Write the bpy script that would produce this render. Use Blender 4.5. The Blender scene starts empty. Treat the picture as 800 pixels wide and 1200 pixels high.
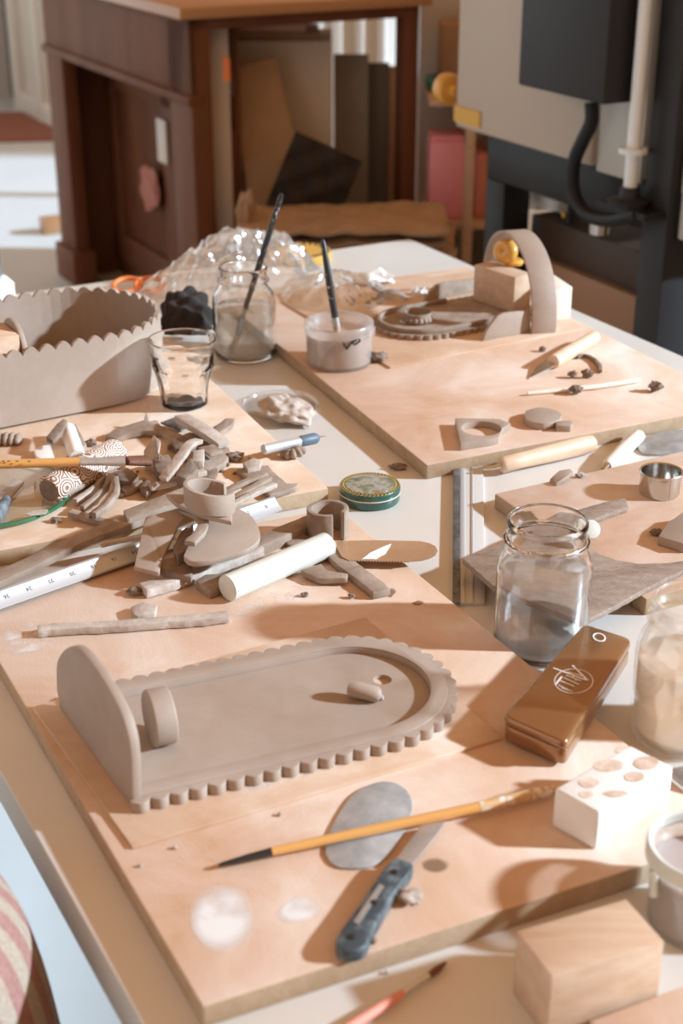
import bpy, bmesh, math, random
from mathutils import Vector, Matrix, noise
random.seed(7)
C = bpy.context.scene
COL = C.collection
# ------------------------------------------------------------------ camera
F = 1700.0; TH = math.radians(25); H = 0.66; TZ = 0.75      # focal px, pitch down, camera over table, table height
cd = bpy.data.cameras.new('camera'); cam = bpy.data.objects.new('camera', cd); COL.objects.link(cam)
cam.location = (0, 0, TZ + H); cam.rotation_euler = (math.pi/2 - TH, 0, 0)
cd.sensor_fit = 'VERTICAL'; cd.sensor_height = 36; cd.sensor_width = 24; cd.lens = F/1200*36
cd.clip_start = .02; cd.clip_end = 60
cd.dof.use_dof = True; cd.dof.focus_distance = 1.42; cd.dof.aperture_fstop = 6.3
C.camera = cam
# ------------------------------------------------------------------ light
w = bpy.data.worlds.new('world'); C.world = w; w.use_nodes = True
bg = w.node_tree.nodes['Background']
bg.inputs[0].default_value = (1.0, 0.50, 0.21, 1); bg.inputs[1].default_value = 0.66
wn_ = w.node_tree.nodes; wk = w.node_tree.links; wt = wn_.new('ShaderNodeTexCoord'); wd_ = wn_.new('ShaderNodeVectorMath'); wd_.operation = 'DOT_PRODUCT'; wd_.inputs[1].default_value = (.50, -.06, .28)
wm = wn_.new('ShaderNodeMapRange'); wm.inputs[1].default_value = -.55; wm.inputs[2].default_value = .55; wr_ = wn_.new('ShaderNodeMix'); wr_.data_type = 'RGBA'
wr_.inputs[6].default_value = (.13, .058, .021, 1); wr_.inputs[7].default_value = (1.12, .585, .26, 1)
wk.new(wt.outputs['Generated'], wd_.inputs[0]); wk.new(wd_.outputs['Value'], wm.inputs[0]); wk.new(wm.outputs[0], wr_.inputs[0]); wk.new(wr_.outputs[2], bg.inputs[0])
def sun(az, el, e, col, ang):
    l = bpy.data.lights.new('sun', 'SUN'); l.energy = e; l.color = col; l.angle = math.radians(ang)
    o = bpy.data.objects.new('sun', l); COL.objects.link(o)
    d = Vector((math.cos(el)*math.cos(az), math.cos(el)*math.sin(az), math.sin(el)))   # towards the sun
    o.rotation_euler = d.to_track_quat('Z', 'Y').to_euler()
sun(math.radians(-3), math.radians(25), 6.8, (.66, .84, 1.0), 2.6)
al = bpy.data.lights.new('window_daylight', 'AREA'); al.shape = 'RECTANGLE'; al.size = 2.5; al.size_y = 1.1; al.energy = 1.5; al.color = (.66, .84, 1)  # added cool fill lamp from the left, no known window behind it
ao = bpy.data.objects.new('window_daylight', al); COL.objects.link(ao); ao.location = (-3.4, 2.2, .62)
ao.rotation_euler = Vector((-1, .1, .35)).to_track_quat('Z', 'Y').to_euler()
C.view_settings.view_transform = 'Standard'; C.view_settings.look = 'None'
C.view_settings.gamma = 1; C.view_settings.use_curve_mapping = False; C.view_settings.exposure = 0.2
# ------------------------------------------------------------------ pixel -> place
ct, st = math.cos(TH), math.sin(TH)
def ray(px, py):
    y = -(py - 600); return Vector((px - 400, F*ct + y*st, -F*st + y*ct))
def P(px, py, h=0):
    d = ray(px, py); t = (h - H)/d.z
    return Vector((d.x*t, d.y*t, h + TZ))
def PV(px, py, a, n):                      # where the ray meets the upright plane through a with normal n
    d = ray(px, py); o = Vector((0, 0, TZ + H)); n = Vector((n[0], n[1], 0))
    return o + d*((a - o).dot(n)/d.dot(n))
def hgt(px, py, h, top):                   # height over the table of a point above base pixel
    p = P(px, py, h); d = ray(px, top); return H + d.z*p.y/d.y
def proj(p):
    x, y, z = p[0], p[1], p[2] - TZ - H; dp = y*ct - z*st; return 400 + F*x/dp, 600 - F*(y*st + z*ct)/dp
def PX(p, n):                              # n pixels at point p in metres
    return n*(p.y*ct + (TZ + H - p.z)*st)/F
U = Vector((-.4766, .879, 0)); V = Vector((.879, .4766, 0))
# ------------------------------------------------------------------ materials
M = {}
def mat(name, c, rough=.6, metal=0, c2=None, scale=20, bump=0, bscale=None, detail=4, lo=.35, hi=.65, coat=0, stretch=None, spec=.5, sss=0, c3=None, dist=0):
    m = bpy.data.materials.new(name); m.use_nodes = True; nt = m.node_tree; b = nt.nodes['Principled BSDF']
    b.inputs['Base Color'].default_value = (*c, 1); b.inputs['Roughness'].default_value = rough; b.inputs['Metallic'].default_value = metal
    b.inputs['Coat Weight'].default_value = coat; b.inputs['Specular IOR Level'].default_value = spec
    if sss: b.inputs['Subsurface Weight'].default_value = sss; b.inputs['Subsurface Radius'].default_value = (.01, .008, .006)
    tc = nt.nodes.new('ShaderNodeTexCoord'); mp = nt.nodes.new('ShaderNodeMapping')
    nt.links.new(tc.outputs['Object'], mp.inputs[0])
    if stretch: mp.inputs['Scale'].default_value = stretch
    if c2 is not None:
        n = nt.nodes.new('ShaderNodeTexNoise'); n.inputs['Scale'].default_value = scale; n.inputs['Detail'].default_value = detail
        n.inputs['Roughness'].default_value = .62; n.inputs['Distortion'].default_value = dist
        r = nt.nodes.new('ShaderNodeValToRGB'); r.color_ramp.elements[0].position = lo; r.color_ramp.elements[1].position = hi
        r.color_ramp.elements[0].color = (*c, 1); r.color_ramp.elements[1].color = (*c2, 1)
        if c3: e = r.color_ramp.elements.new(.5*(lo + hi)); e.color = (*c3, 1)
        nt.links.new(mp.outputs[0], n.inputs[0]); nt.links.new(n.outputs[0], r.inputs[0]); nt.links.new(r.outputs[0], b.inputs['Base Color'])
    if bump:
        n2 = nt.nodes.new('ShaderNodeTexNoise'); n2.inputs['Scale'].default_value = bscale or scale*4; n2.inputs['Detail'].default_value = 5
        bp = nt.nodes.new('ShaderNodeBump'); bp.inputs['Strength'].default_value = bump; bp.inputs['Distance'].default_value = .002
        nt.links.new(mp.outputs[0], n2.inputs[0]); nt.links.new(n2.outputs[0], bp.inputs['Height']); nt.links.new(bp.outputs[0], b.inputs['Normal'])
    M[name] = m; return m
mat('laminate', (.72, .68, .625), .35, c2=(.68, .635, .58), scale=6)
mat('table_edge', (.55, .56, .54), .5)
mat('mdf', (.57, .35, .215), .7, c3=(.68, .49, .37), c2=(.78, .66, .57), scale=7, bump=.12, bscale=400, detail=12, lo=.32, hi=.70, dist=.6)
mat('mdf_plain', (.56, .36, .23), .7, c3=(.64, .46, .33), c2=(.76, .62, .52), scale=11, bump=.1, bscale=400, detail=12, lo=.32, hi=.72, dist=.6)
mat('mdf_core', (.40, .27, .16), .85, c2=(.46, .33, .21), scale=60, bump=.2, bscale=300)
mat('clay_combed', (.27, .19, .14), .7, c2=(.36, .27, .21), scale=120, bump=.6, bscale=420, stretch=(.35, 1, 1), detail=6)
mat('hardboard', (.54, .33, .20), .65, c3=(.62, .43, .30), c2=(.74, .60, .50), scale=10, bump=.1, bscale=300, detail=10, lo=.32, hi=.72, dist=.5)
mat('clay', (.25, .175, .125), .75, c2=(.38, .29, .225), scale=38, bump=.35, bscale=160, detail=8)
mat('clay_smooth', (.34, .25, .19), .62, c2=(.42, .325, .26), scale=14, bump=.10, bscale=120, detail=9, lo=.3, hi=.7)
mat('clay_dark', (.15, .10, .07), .8, c2=(.28, .20, .15), scale=50, bump=.4, bscale=200)
mat('clay_dusty', (.42, .32, .25), .85, c2=(.62, .54, .48), scale=60, bump=.5, bscale=150)
mat('clay_dry', (.40, .31, .25), .85, c2=(.54, .455, .385), scale=60, bump=.35, bscale=200, detail=8)
mat('plaster', (.86, .82, .77), .9, bump=.1, bscale=200)
mat('slip_recess', (.60, .40, .28), .9, c2=(.78, .66, .56), scale=90)
mat('wood_block', (.54, .345, .22), .6, c2=(.64, .45, .31), scale=14, stretch=(1, 6, 6), bump=.05)
mat('beech', (.72, .50, .34), .5, c2=(.78, .58, .42), scale=30, stretch=(1, 4, 4), bump=.05)
mat('pale_wood', (.80, .70, .58), .6, c2=(.84, .76, .66), scale=40)
mat('mahogany', (.12, .042, .018), .6, c2=(.17, .066, .030), scale=6, stretch=(1, 1, .2), spec=.25)
mat('mahogany_dark', (.105, .038, .018), .6, c2=(.16, .06, .03), scale=6, stretch=(1, 1, .2), spec=.25)
mat('desk_top', (.42, .22, .10), .3, coat=.3)
mat('brush_orange', (.66, .33, .10), .3, coat=.6)
mat('brush_orange_worn', (.60, .36, .17), .4, c2=(.75, .68, .60), scale=120, lo=.5, hi=.6)
mat('black_paint', (.018, .017, .018), .3, coat=.3)
mat('black_worn', (.02, .02, .02), .4, c2=(.45, .40, .36), scale=160, lo=.6, hi=.68)
mat('steel', (.62, .60, .57), .22, 1)
mat('steel_dull', (.40, .39, .38), .42, .55, c2=(.55, .50, .46), scale=40)
mat('tin_grey', (.33, .335, .335), .5, .3, c2=(.52, .51, .50), scale=45, detail=8)
mat('aluminium', (.55, .55, .55), .42, .4)
mat('alu_matte', (.66, .63, .60), .5, .2)
mat('gunmetal', (.09, .10, .11), .3, .5, c2=(.22, .23, .24), scale=90)
mat('blue_handle', (.045, .06, .07), .5, c2=(.27, .30, .31), scale=60, lo=.45, hi=.8)
mat('blue_grip', (.10, .14, .18), .5)
mat('bristle_brown', (.16, .06, .03), .7, bump=.6, bscale=300)
mat('bristle_black', (.015, .013, .012), .7)
mat('green_tin', (.018, .075, .055), .3, coat=.6, c2=(.025, .10, .07), scale=200)
mat('gold_leaf', (.60, .34, .06), .4)
mat('cream_line', (.80, .68, .55), .4)
mat('brown_tin', (.33, .165, .07), .22, .5, coat=.5)
mat('logo_white', (.95, .95, .95), .6)
mat('white_plastic', (.66, .66, .59), .35, sss=.2)
mat('white_wax', (.86, .85, .80), .4)
mat('ink', (.03, .03, .03), .6)
mat('ink_grey', (.30, .25, .22), .6)
mat('slip_clay', (.40, .27, .19), .5, c2=(.48, .34, .25), scale=30)
mat('slip_brown', (.26, .15, .085), .5)
mat('slip_grey', (.50, .42, .39), .4)
mat('foam_black', (.030, .022, .018), .95)
mat('yellow_glaze', (.72, .36, .06), .3, coat=.4)
mat('kiln_beige', (.50, .415, .33), .55)
mat('kiln_white', (.62, .58, .52), .5)
mat('kiln_black', (.012, .012, .013), .5, spec=.3)
mat('kiln_dark', (.028, .028, .030), .5, spec=.3)
mat('kiln_blue', (.05, .062, .085), .45)
mat('yellow_label', (.66, .36, .04), .5)
mat('rod_white', (.82, .86, .88), .35)
mat('pink_plastic', (.95, .36, .42), .5)
mat('pink_note', (.40, .15, .11), .8)
mat('salmon', (.72, .28, .20), .6)
mat('teal', (.05, .24, .22), .6)
mat('green_grey', (.18, .27, .24), .6)
mat('orange', (.75, .20, .05), .45)
mat('cardboard', (.40, .235, .12), .8, c2=(.44, .27, .15), scale=12)
mat('cardboard_dark', (.19, .10, .05), .8, c2=(.23, .125, .065), scale=12)
mat('off_white_box', (.58, .50, .41), .7)
mat('grey_board', (.27, .25, .22), .7, c2=(.33, .30, .26), scale=8)
mat('grey_board_dark', (.14, .125, .11), .7)
mat('white_panel', (.66, .60, .54), .6)
mat('curtain', (.84, .84, .82), .8)
mat('kraft', (.33, .205, .12), .8, c2=(.42, .28, .17), scale=14, bump=.5, bscale=60)
mat('kraft_dark', (.27, .165, .095), .8, c2=(.34, .21, .13), scale=14, bump=.4, bscale=60)
mat('white_cloth', (.88, .84, .78), .9, bump=.4, bscale=60)
mat('floor', (.60, .65, .67), .5, c2=(.56, .61, .63), scale=3)
mat('wall', (.62, .58, .53), .8)
mat('door_white', (.66, .62, .55), .6)
mat('door_dark', (.05, .045, .04), .6)
mat('doormat', (.24, .085, .05), .9, c2=(.28, .11, .07), scale=80)
mat('brown_shelf', (.06, .03, .016), .6)
mat('tan_shelf', (.33, .17, .085), .6)
mat('paper_white', (.82, .80, .78), .8)

def nodes(name):
    m = bpy.data.materials.new(name); m.use_nodes = True; nt = m.node_tree; nt.nodes.clear(); M[name] = m
    o = nt.nodes.new('ShaderNodeOutputMaterial'); return m, nt, o
def thin(name, tint, base=.05, edge=.75, rough=.02, blend=.3, body=None, bodyfac=0, bump=0, bscale=20):
    m, nt, o = nodes(name)
    t = nt.nodes.new('ShaderNodeBsdfTransparent'); t.inputs[0].default_value = (*tint, 1)
    g = nt.nodes.new('ShaderNodeBsdfGlossy'); g.inputs['Roughness'].default_value = rough; g.inputs[0].default_value = (1, 1, 1, 1)
    lw = nt.nodes.new('ShaderNodeLayerWeight'); lw.inputs[0].default_value = blend
    mr = nt.nodes.new('ShaderNodeMapRange'); mr.inputs[3].default_value = base; mr.inputs[4].default_value = edge
    nt.links.new(lw.outputs['Facing'], mr.inputs[0])
    mx = nt.nodes.new('ShaderNodeMixShader'); nt.links.new(mr.outputs[0], mx.inputs[0]); nt.links.new(g.outputs[0], mx.inputs[2])
    src = t
    if body:
        d = nt.nodes.new('ShaderNodeBsdfDiffuse'); d.inputs[0].default_value = (*body, 1)
        tr = nt.nodes.new('ShaderNodeBsdfTranslucent'); tr.inputs[0].default_value = (*body, 1)
        a = nt.nodes.new('ShaderNodeAddShader'); mh = nt.nodes.new('ShaderNodeMixShader'); mh.inputs[0].default_value = .45
        nt.links.new(d.outputs[0], mh.inputs[1]); nt.links.new(tr.outputs[0], mh.inputs[2])
        m2 = nt.nodes.new('ShaderNodeMixShader'); m2.inputs[0].default_value = bodyfac
        nt.links.new(t.outputs[0], m2.inputs[1]); nt.links.new(mh.outputs[0], m2.inputs[2]); src = m2
        nt.nodes.remove(a)
    if bump:
        tc = nt.nodes.new('ShaderNodeTexCoord'); n2 = nt.nodes.new('ShaderNodeTexNoise'); n2.inputs['Scale'].default_value = bscale
        bp = nt.nodes.new('ShaderNodeBump'); bp.inputs['Strength'].default_value = bump; bp.inputs['Distance'].default_value = .01
        nt.links.new(tc.outputs['Object'], n2.inputs[0]); nt.links.new(n2.outputs[0], bp.inputs['Height'])
        nt.links.new(bp.outputs[0], g.inputs['Normal']); nt.links.new(bp.outputs[0], lw.inputs['Normal'])
    nt.links.new(src.outputs[0], mx.inputs[1]); nt.links.new(mx.outputs[0], o.inputs[0])
    return m
thin('jar_glass', (.992, .992, .985), .035, .7, blend=.4, body=(.95, .95, .95), bodyfac=.03)
m_ = thin('tumbler_glass', (.99, .99, .985), .03, .85, rough=.01, blend=.42); nt_ = m_.node_tree; o_ = [n for n in nt_.nodes if n.type == 'OUTPUT_MATERIAL'][0]; src_ = o_.inputs[0].links[0].from_socket
g_ = nt_.nodes.new('ShaderNodeBsdfGlass'); g_.inputs['IOR'].default_value = 1.3; g_.inputs['Roughness'].default_value = 0; x_ = nt_.nodes.new('ShaderNodeMixShader'); x_.inputs[0].default_value = .3
nt_.links.new(src_, x_.inputs[1]); nt_.links.new(g_.outputs[0], x_.inputs[2]); nt_.links.new(x_.outputs[0], o_.inputs[0])
thin('clear_water', (.97, .97, .965), .04, .5, body=(.75, .72, .70), bodyfac=.08)
thin('murky_water', (.9, .9, .86), .05, .5, body=(.66, .64, .58), bodyfac=.24)
thin('cloudy_water', (.9, .85, .8), .04, .4, body=(.96, .82, .68), bodyfac=.98)
thin('plastic_bag', (.96, .95, .94), .10, .75, rough=.12, blend=.5, body=(.85, .83, .80), bodyfac=.16, bump=.6, bscale=26)
thin('tub_plastic', (.92, .91, .9), .04, .4, rough=.2, body=(.85, .82, .80), bodyfac=.24)
thin('clear_plastic', (.95, .95, .95), .05, .6, rough=.1, body=(.8, .8, .8), bodyfac=.12)
thin('green_glass', (.96, .97, .95), .04, .45, body=(.6, .66, .6), bodyfac=.05)
thin('green_glass_edge', (.05, .45, .25), .08, .4, body=(.04, .38, .20), bodyfac=.6)
thin('teal_glass', (.72, .85, .85), .08, .6, body=(.5, .62, .62), bodyfac=.25)

def glass(name, ior, tint, mixin=0):
    m, nt, o = nodes(name); g = nt.nodes.new('ShaderNodeBsdfGlass'); g.inputs['IOR'].default_value = ior; g.inputs['Roughness'].default_value = 0; g.inputs[0].default_value = (*tint, 1)
    if mixin:
        t = nt.nodes.new('ShaderNodeBsdfTransparent'); x = nt.nodes.new('ShaderNodeMixShader'); x.inputs[0].default_value = mixin
        nt.links.new(g.outputs[0], x.inputs[1]); nt.links.new(t.outputs[0], x.inputs[2]); nt.links.new(x.outputs[0], o.inputs[0])
    else: nt.links.new(g.outputs[0], o.inputs[0])
glass('jar_glass', 1.45, (1, 1, 1)); thin('clear_water', (.985, .985, .98), .03, .5, body=(.9, .87, .85), bodyfac=.10)
thin('thin_glass', (.992, .992, .985), .03, .6, body=(.95, .95, .95), bodyfac=.02)
glass('tumbler_glass', 1.45, (1, 1, 1))
def soft(name, c, streak=0, lo=.45, hi=.98):
    m, nt, o = nodes(name); tc = nt.nodes.new('ShaderNodeTexCoord')
    mp = nt.nodes.new('ShaderNodeMapping'); mp.inputs['Location'].default_value = (-1, -1, -1); mp.inputs['Scale'].default_value = (2, 2, 2)
    gr = nt.nodes.new('ShaderNodeVectorMath'); gr.operation = 'MULTIPLY'; gr.inputs[1].default_value = (1, 1, 0)
    ln = nt.nodes.new('ShaderNodeVectorMath'); ln.operation = 'LENGTH'; mr = nt.nodes.new('ShaderNodeMapRange'); mr.interpolation_type = 'SMOOTHSTEP'
    mr.inputs[1].default_value = lo; mr.inputs[2].default_value = hi; mr.inputs[3].default_value = .9; mr.inputs[4].default_value = 0
    nt.links.new(tc.outputs['Generated'], mp.inputs[0]); nt.links.new(mp.outputs[0], gr.inputs[0]); nt.links.new(gr.outputs[0], ln.inputs[0]); nt.links.new(ln.outputs['Value'], mr.inputs[0])
    n = nt.nodes.new('ShaderNodeTexNoise'); n.inputs['Scale'].default_value = 45 if streak else 25; n.inputs['Detail'].default_value = 8; n.inputs['Distortion'].default_value = 1.0 if streak else .2
    m2 = nt.nodes.new('ShaderNodeMapRange'); m2.inputs[1].default_value = .42 if streak else .2; m2.inputs[2].default_value = .66 if streak else .5
    nt.links.new(tc.outputs['Object'], n.inputs[0]); nt.links.new(n.outputs[0], m2.inputs[0])
    mu = nt.nodes.new('ShaderNodeMath'); mu.operation = 'MULTIPLY'; nt.links.new(mr.outputs[0], mu.inputs[0]); nt.links.new(m2.outputs[0], mu.inputs[1])
    d = nt.nodes.new('ShaderNodeBsdfDiffuse'); d.inputs[0].default_value = (*c, 1); t = nt.nodes.new('ShaderNodeBsdfTransparent'); mx = nt.nodes.new('ShaderNodeMixShader')
    nt.links.new(mu.outputs[0], mx.inputs[0]); nt.links.new(t.outputs[0], mx.inputs[1]); nt.links.new(d.outputs[0], mx.inputs[2]); nt.links.new(mx.outputs[0], o.inputs[0])
soft('slip_dust', (.80, .76, .72), 0, .5, 1.06); soft('slip_smear', (.74, .68, .62), 1, .5, 1.2); soft('stain', (.30, .18, .115), 0, .5, 1.0)
def banded():                                # carved scroll pattern of the roller
    m, nt, o = nodes('scroll_clay'); b = nt.nodes.new('ShaderNodeBsdfPrincipled'); nt.links.new(b.outputs[0], o.inputs[0])
    tc = nt.nodes.new('ShaderNodeTexCoord'); v = nt.nodes.new('ShaderNodeTexVoronoi'); v.inputs['Scale'].default_value = 48
    mu = nt.nodes.new('ShaderNodeMath'); mu.operation = 'MULTIPLY'; mu.inputs[1].default_value = 46
    s = nt.nodes.new('ShaderNodeMath'); s.operation = 'SINE'
    r = nt.nodes.new('ShaderNodeValToRGB'); r.color_ramp.elements[0].position = .05; r.color_ramp.elements[1].position = .35
    r.color_ramp.elements[0].color = (.80, .70, .62, 1); r.color_ramp.elements[1].color = (.34, .16, .09, 1)
    nt.links.new(tc.outputs['Object'], v.inputs[0]); nt.links.new(v.outputs['Distance'], mu.inputs[0]); nt.links.new(mu.outputs[0], s.inputs[0])
    nt.links.new(s.outputs[0], r.inputs[0]); nt.links.new(r.outputs[0], b.inputs['Base Color']); b.inputs['Roughness'].default_value = .6
    bp = nt.nodes.new('ShaderNodeBump'); bp.inputs['Strength'].default_value = .4; bp.inputs['Distance'].default_value = .002; bp.invert = True
    nt.links.new(s.outputs[0], bp.inputs['Height']); nt.links.new(bp.outputs[0], b.inputs['Normal'])
banded()
def picture():                               # plain blotchy painted lid
    m, nt, o = nodes('painted_lid'); b = nt.nodes.new('ShaderNodeBsdfPrincipled'); nt.links.new(b.outputs[0], o.inputs[0])
    tc = nt.nodes.new('ShaderNodeTexCoord'); n = nt.nodes.new('ShaderNodeTexNoise'); n.inputs['Scale'].default_value = 55; n.inputs['Detail'].default_value = 3
    r = nt.nodes.new('ShaderNodeValToRGB'); cr = r.color_ramp
    cr.elements[0].position = .3; cr.elements[0].color = (.10, .14, .10, 1); cr.elements[1].position = .72; cr.elements[1].color = (.30, .13, .07, 1)
    for p, c in ((.42, (.20, .23, .15, 1)), (.5, (.38, .36, .31, 1)), (.56, (.22, .27, .25, 1)), (.63, (.32, .16, .09, 1))):
        e = cr.elements.new(p); e.color = c
    nt.links.new(tc.outputs['Object'], n.inputs[0]); nt.links.new(n.outputs[0], r.inputs[0]); nt.links.new(r.outputs[0], b.inputs['Base Color'])
    b.inputs['Roughness'].default_value = .25; b.inputs['Coat Weight'].default_value = .6
picture()
mat('terry_pink', (.30, .15, .125), 1, c2=(.38, .21, .18), scale=260, bump=1, bscale=420, spec=.1)
mat('terry_cream', (.35, .27, .21), 1, c2=(.43, .35, .275), scale=260, bump=1, bscale=420, spec=.1)
# ------------------------------------------------------------------ mesh collecting
def X3(p, z=None): return Vector((p[0], p[1], p[2] if len(p) > 2 else z))
class MB:
    def __init__(s): s.v = []; s.f = []
    def add(s, vs, fs):
        k = len(s.v); s.v += [Vector(x) for x in vs]; s.f += [tuple(i + k for i in f) for f in fs]; return s
    def box(s, c, dx, dy, dz, ax=None, ay=None, az=None):       # c = centre
        ax = Vector(ax) if ax is not None else Vector((1, 0, 0)); ay = Vector(ay) if ay is not None else Vector((0, 1, 0)); az = Vector(az) if az is not None else Vector((0, 0, 1))
        c = Vector(c); vs = [c + ax*(i*dx/2) + ay*(j*dy/2) + az*(k*dz/2) for k in (-1, 1) for j in (-1, 1) for i in (-1, 1)]
        return s.add(vs, [(0, 2, 3, 1), (4, 5, 7, 6), (0, 1, 5, 4), (2, 6, 7, 3), (0, 4, 6, 2), (1, 3, 7, 5)])
    def prism(s, top, down):                                    # top polygon (3-D points), down = vector or depth
        dv = down if isinstance(down, Vector) else Vector((0, 0, -down)); n = len(top); top = [Vector(p) for p in top]
        s.add(top + [p + dv for p in top], [tuple(range(n)), tuple(range(2*n - 1, n - 1, -1))] + [(i, i + n, (i + 1) % n + n, (i + 1) % n) for i in range(n)]); return s
    def holed(s, outer, holes, z0, z1):                         # flat plate with holes
        b = bmesh.new()
        loops = [outer] + holes
        for lp in loops:
            vs = [b.verts.new((p[0], p[1], z1)) for p in lp]
            for i in range(len(vs)): b.edges.new((vs[i], vs[(i + 1) % len(vs)]))
        bmesh.ops.triangle_fill(b, use_beauty=True, use_dissolve=False, edges=b.edges[:])
        b.verts.index_update(); tv = [v.co.copy() for v in b.verts]; tf = [[v.index for v in f.verts] for f in b.faces]; b.free()
        tf = [f if (tv[f[1]] - tv[f[0]]).cross(tv[f[2]] - tv[f[0]]).z > 0 else f[::-1] for f in tf]
        n = len(tv); s.add(tv + [Vector((p.x, p.y, z0)) for p in tv], tf + [[i + n for i in f[::-1]] for f in tf])
        k = 0
        fs = []
        for lp in loops:
            m = len(lp); fs += [(k + i, k + (i + 1) % m, k + (i + 1) % m + n, k + i + n) for i in range(m)]; k += m
        b0 = len(s.v) - 2*n; s.f += [tuple(i + b0 for i in f) for f in fs]; return s
    def lathe(s, prof, c, n=40, ax=None, mod=None, closed=False):   # prof: (r, z) bottom to top
        c = Vector(c); vs = []; fs = []
        if ax is None: q = Matrix.Identity(3)
        else: q = Vector(ax).to_track_quat('Z', 'Y').to_matrix()
        for k, (r, z) in enumerate(prof):
            for i in range(n):
                a = 2*math.pi*i/n; rr = r*(mod(a, z) if mod else 1)
                vs.append(c + q @ Vector((rr*math.cos(a), rr*math.sin(a), z)))
        m = len(prof)
        for k in range(m if closed else m - 1):
            k2 = (k + 1) % m
            for i in range(n): fs.append((k*n + i, k*n + (i + 1) % n, k2*n + (i + 1) % n, k2*n + i))
        if not closed:
            if prof[0][0] > 1e-6: fs.append(tuple(range(n - 1, -1, -1)))
            if prof[-1][0] > 1e-6: fs.append(tuple((m - 1)*n + i for i in range(n)))
        return s.add(vs, fs)
    def tube(s, pts, rad, n=12, flat=1.0, up=None):
        pts = [Vector(p) for p in pts]; m = len(pts); rad = rad if isinstance(rad, (list, tuple)) else [rad]*m; vs = []; fs = []
        for k in range(m):
            t = (pts[min(k + 1, m - 1)] - pts[max(k - 1, 0)]).normalized()
            u0 = Vector(up) if up is not None else (Vector((0, 0, 1)) if abs(t.z) < .95 else Vector((1, 0, 0)))
            sd = t.cross(u0).normalized(); u1 = sd.cross(t).normalized()
            for i in range(n):
                a = 2*math.pi*i/n; vs.append(pts[k] + sd*(math.cos(a)*rad[k]) + u1*(math.sin(a)*rad[k]*flat))
        for k in range(m - 1):
            for i in range(n): fs.append((k*n + i, k*n + (i + 1) % n, (k + 1)*n + (i + 1) % n, (k + 1)*n + i))
        fs += [tuple(range(n - 1, -1, -1)), tuple((m - 1)*n + i for i in range(n))]
        return s.add(vs, fs)
    def ribbon(s, pts, wd, th, up=(0, 0, 1), jit=0):            # rectangular section swept along pts; wd across, th along up
        pts = [Vector(p) for p in pts]; m = len(pts); vs = []; fs = []
        wl = wd if isinstance(wd, (list, tuple)) else [wd]*m
        for k in range(m):
            t = (pts[min(k + 1, m - 1)] - pts[max(k - 1, 0)]).normalized(); u0 = up(k/(m - 1)) if callable(up) else Vector(up)
            sd = t.cross(u0).normalized(); u1 = sd.cross(t).normalized(); ww = wl[k]/2
            j = lambda: random.uniform(-jit, jit)
            for a, b in ((-1, 0), (1, 0), (1, 1), (-1, 1)): vs.append(pts[k] + sd*(a*ww + j()) + u1*(b*th + (j()*.5 if b else 0)))
        for k in range(m - 1):
            for i in range(4): fs.append((k*4 + i, k*4 + (i + 1) % 4, k*4 + 4 + (i + 1) % 4, k*4 + 4 + i))
        fs += [(3, 2, 1, 0), ((m - 1)*4, (m - 1)*4 + 1, (m - 1)*4 + 2, (m - 1)*4 + 3)]
        return s.add(vs, fs)
    def grid(s, fn, nu, nv):
        vs = [fn(i/(nu - 1), j/(nv - 1)) for j in range(nv) for i in range(nu)]
        return s.add(vs, [(j*nu + i, j*nu + i + 1, (j + 1)*nu + i + 1, (j + 1)*nu + i) for j in range(nv - 1) for i in range(nu - 1)])
    def ball(s, c, rx, ry, rz, seed=0, amp=0, fr=2.0, sub=2, rot=0):
        b = bmesh.new(); bmesh.ops.create_icosphere(b, subdivisions=sub, radius=1); q = Matrix.Rotation(rot, 3, 'Z')
        for v in b.verts:
            k = 1 + amp*noise.noise(v.co*fr + Vector((seed*7.3, seed*3.1, 1))); v.co = Vector((v.co.x*rx, v.co.y*ry, v.co.z*rz))*k
        b.verts.index_update(); s.add([Vector(c) + q @ v.co for v in b.verts], [[v.index for v in f.verts] for f in b.faces]); b.free(); return s
    def build(s, name, m, parent=None, bevel=0, loc=None, seg=2, ang=38, flip=True):
        b = bmesh.new(); vs = [b.verts.new(v) for v in s.v]
        for f in s.f:
            try: b.faces.new([vs[i] for i in f])
            except ValueError: pass
        if flip: bmesh.ops.recalc_face_normals(b, faces=b.faces[:])
        if bevel:
            b.normal_update()
            es = [e for e in b.edges if len(e.link_faces) == 2 and e.calc_face_angle(0) > math.radians(32)]
            bmesh.ops.bevel(b, geom=es, offset=bevel, offset_type='OFFSET', segments=seg, profile=.5, affect='EDGES', clamp_overlap=True)
        if parent is not None: base = parent.matrix_world.translation.copy() if parent.parent is None else Vector(parent['_w'])
        elif loc is not None: base = Vector(loc)
        else:
            n = len(b.verts); c = sum((v.co for v in b.verts), Vector())/n; base = Vector((c.x, c.y, min(v.co.z for v in b.verts)))
        if parent is not None and parent.parent is None and parent.type == 'EMPTY': base = parent.location.copy()
        elif parent is not None and parent.parent is None: base = parent.location.copy()
        bmesh.ops.translate(b, verts=b.verts[:], vec=-base)
        me = bpy.data.meshes.new(name); b.to_mesh(me); b.free(); me.materials.append(M[m])
        me.polygons.foreach_set('use_smooth', [True]*len(me.polygons)); me.set_sharp_from_angle(angle=math.radians(ang)); me.update()
        o = bpy.data.objects.new(name, me); COL.objects.link(o)
        if parent is not None: o.parent = parent
        else: o.location = base
        return o
def tag(o, label, cat, group=None, kind=None):
    if label: o['label'] = label; o['category'] = cat
    if group: o['group'] = group
    if kind: o['kind'] = kind
    return o
def thing(name, label, cat, loc, group=None):
    o = bpy.data.objects.new(name, None); o.empty_display_size = .02; COL.objects.link(o); o.location = loc
    return tag(o, label, cat, group)
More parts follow.
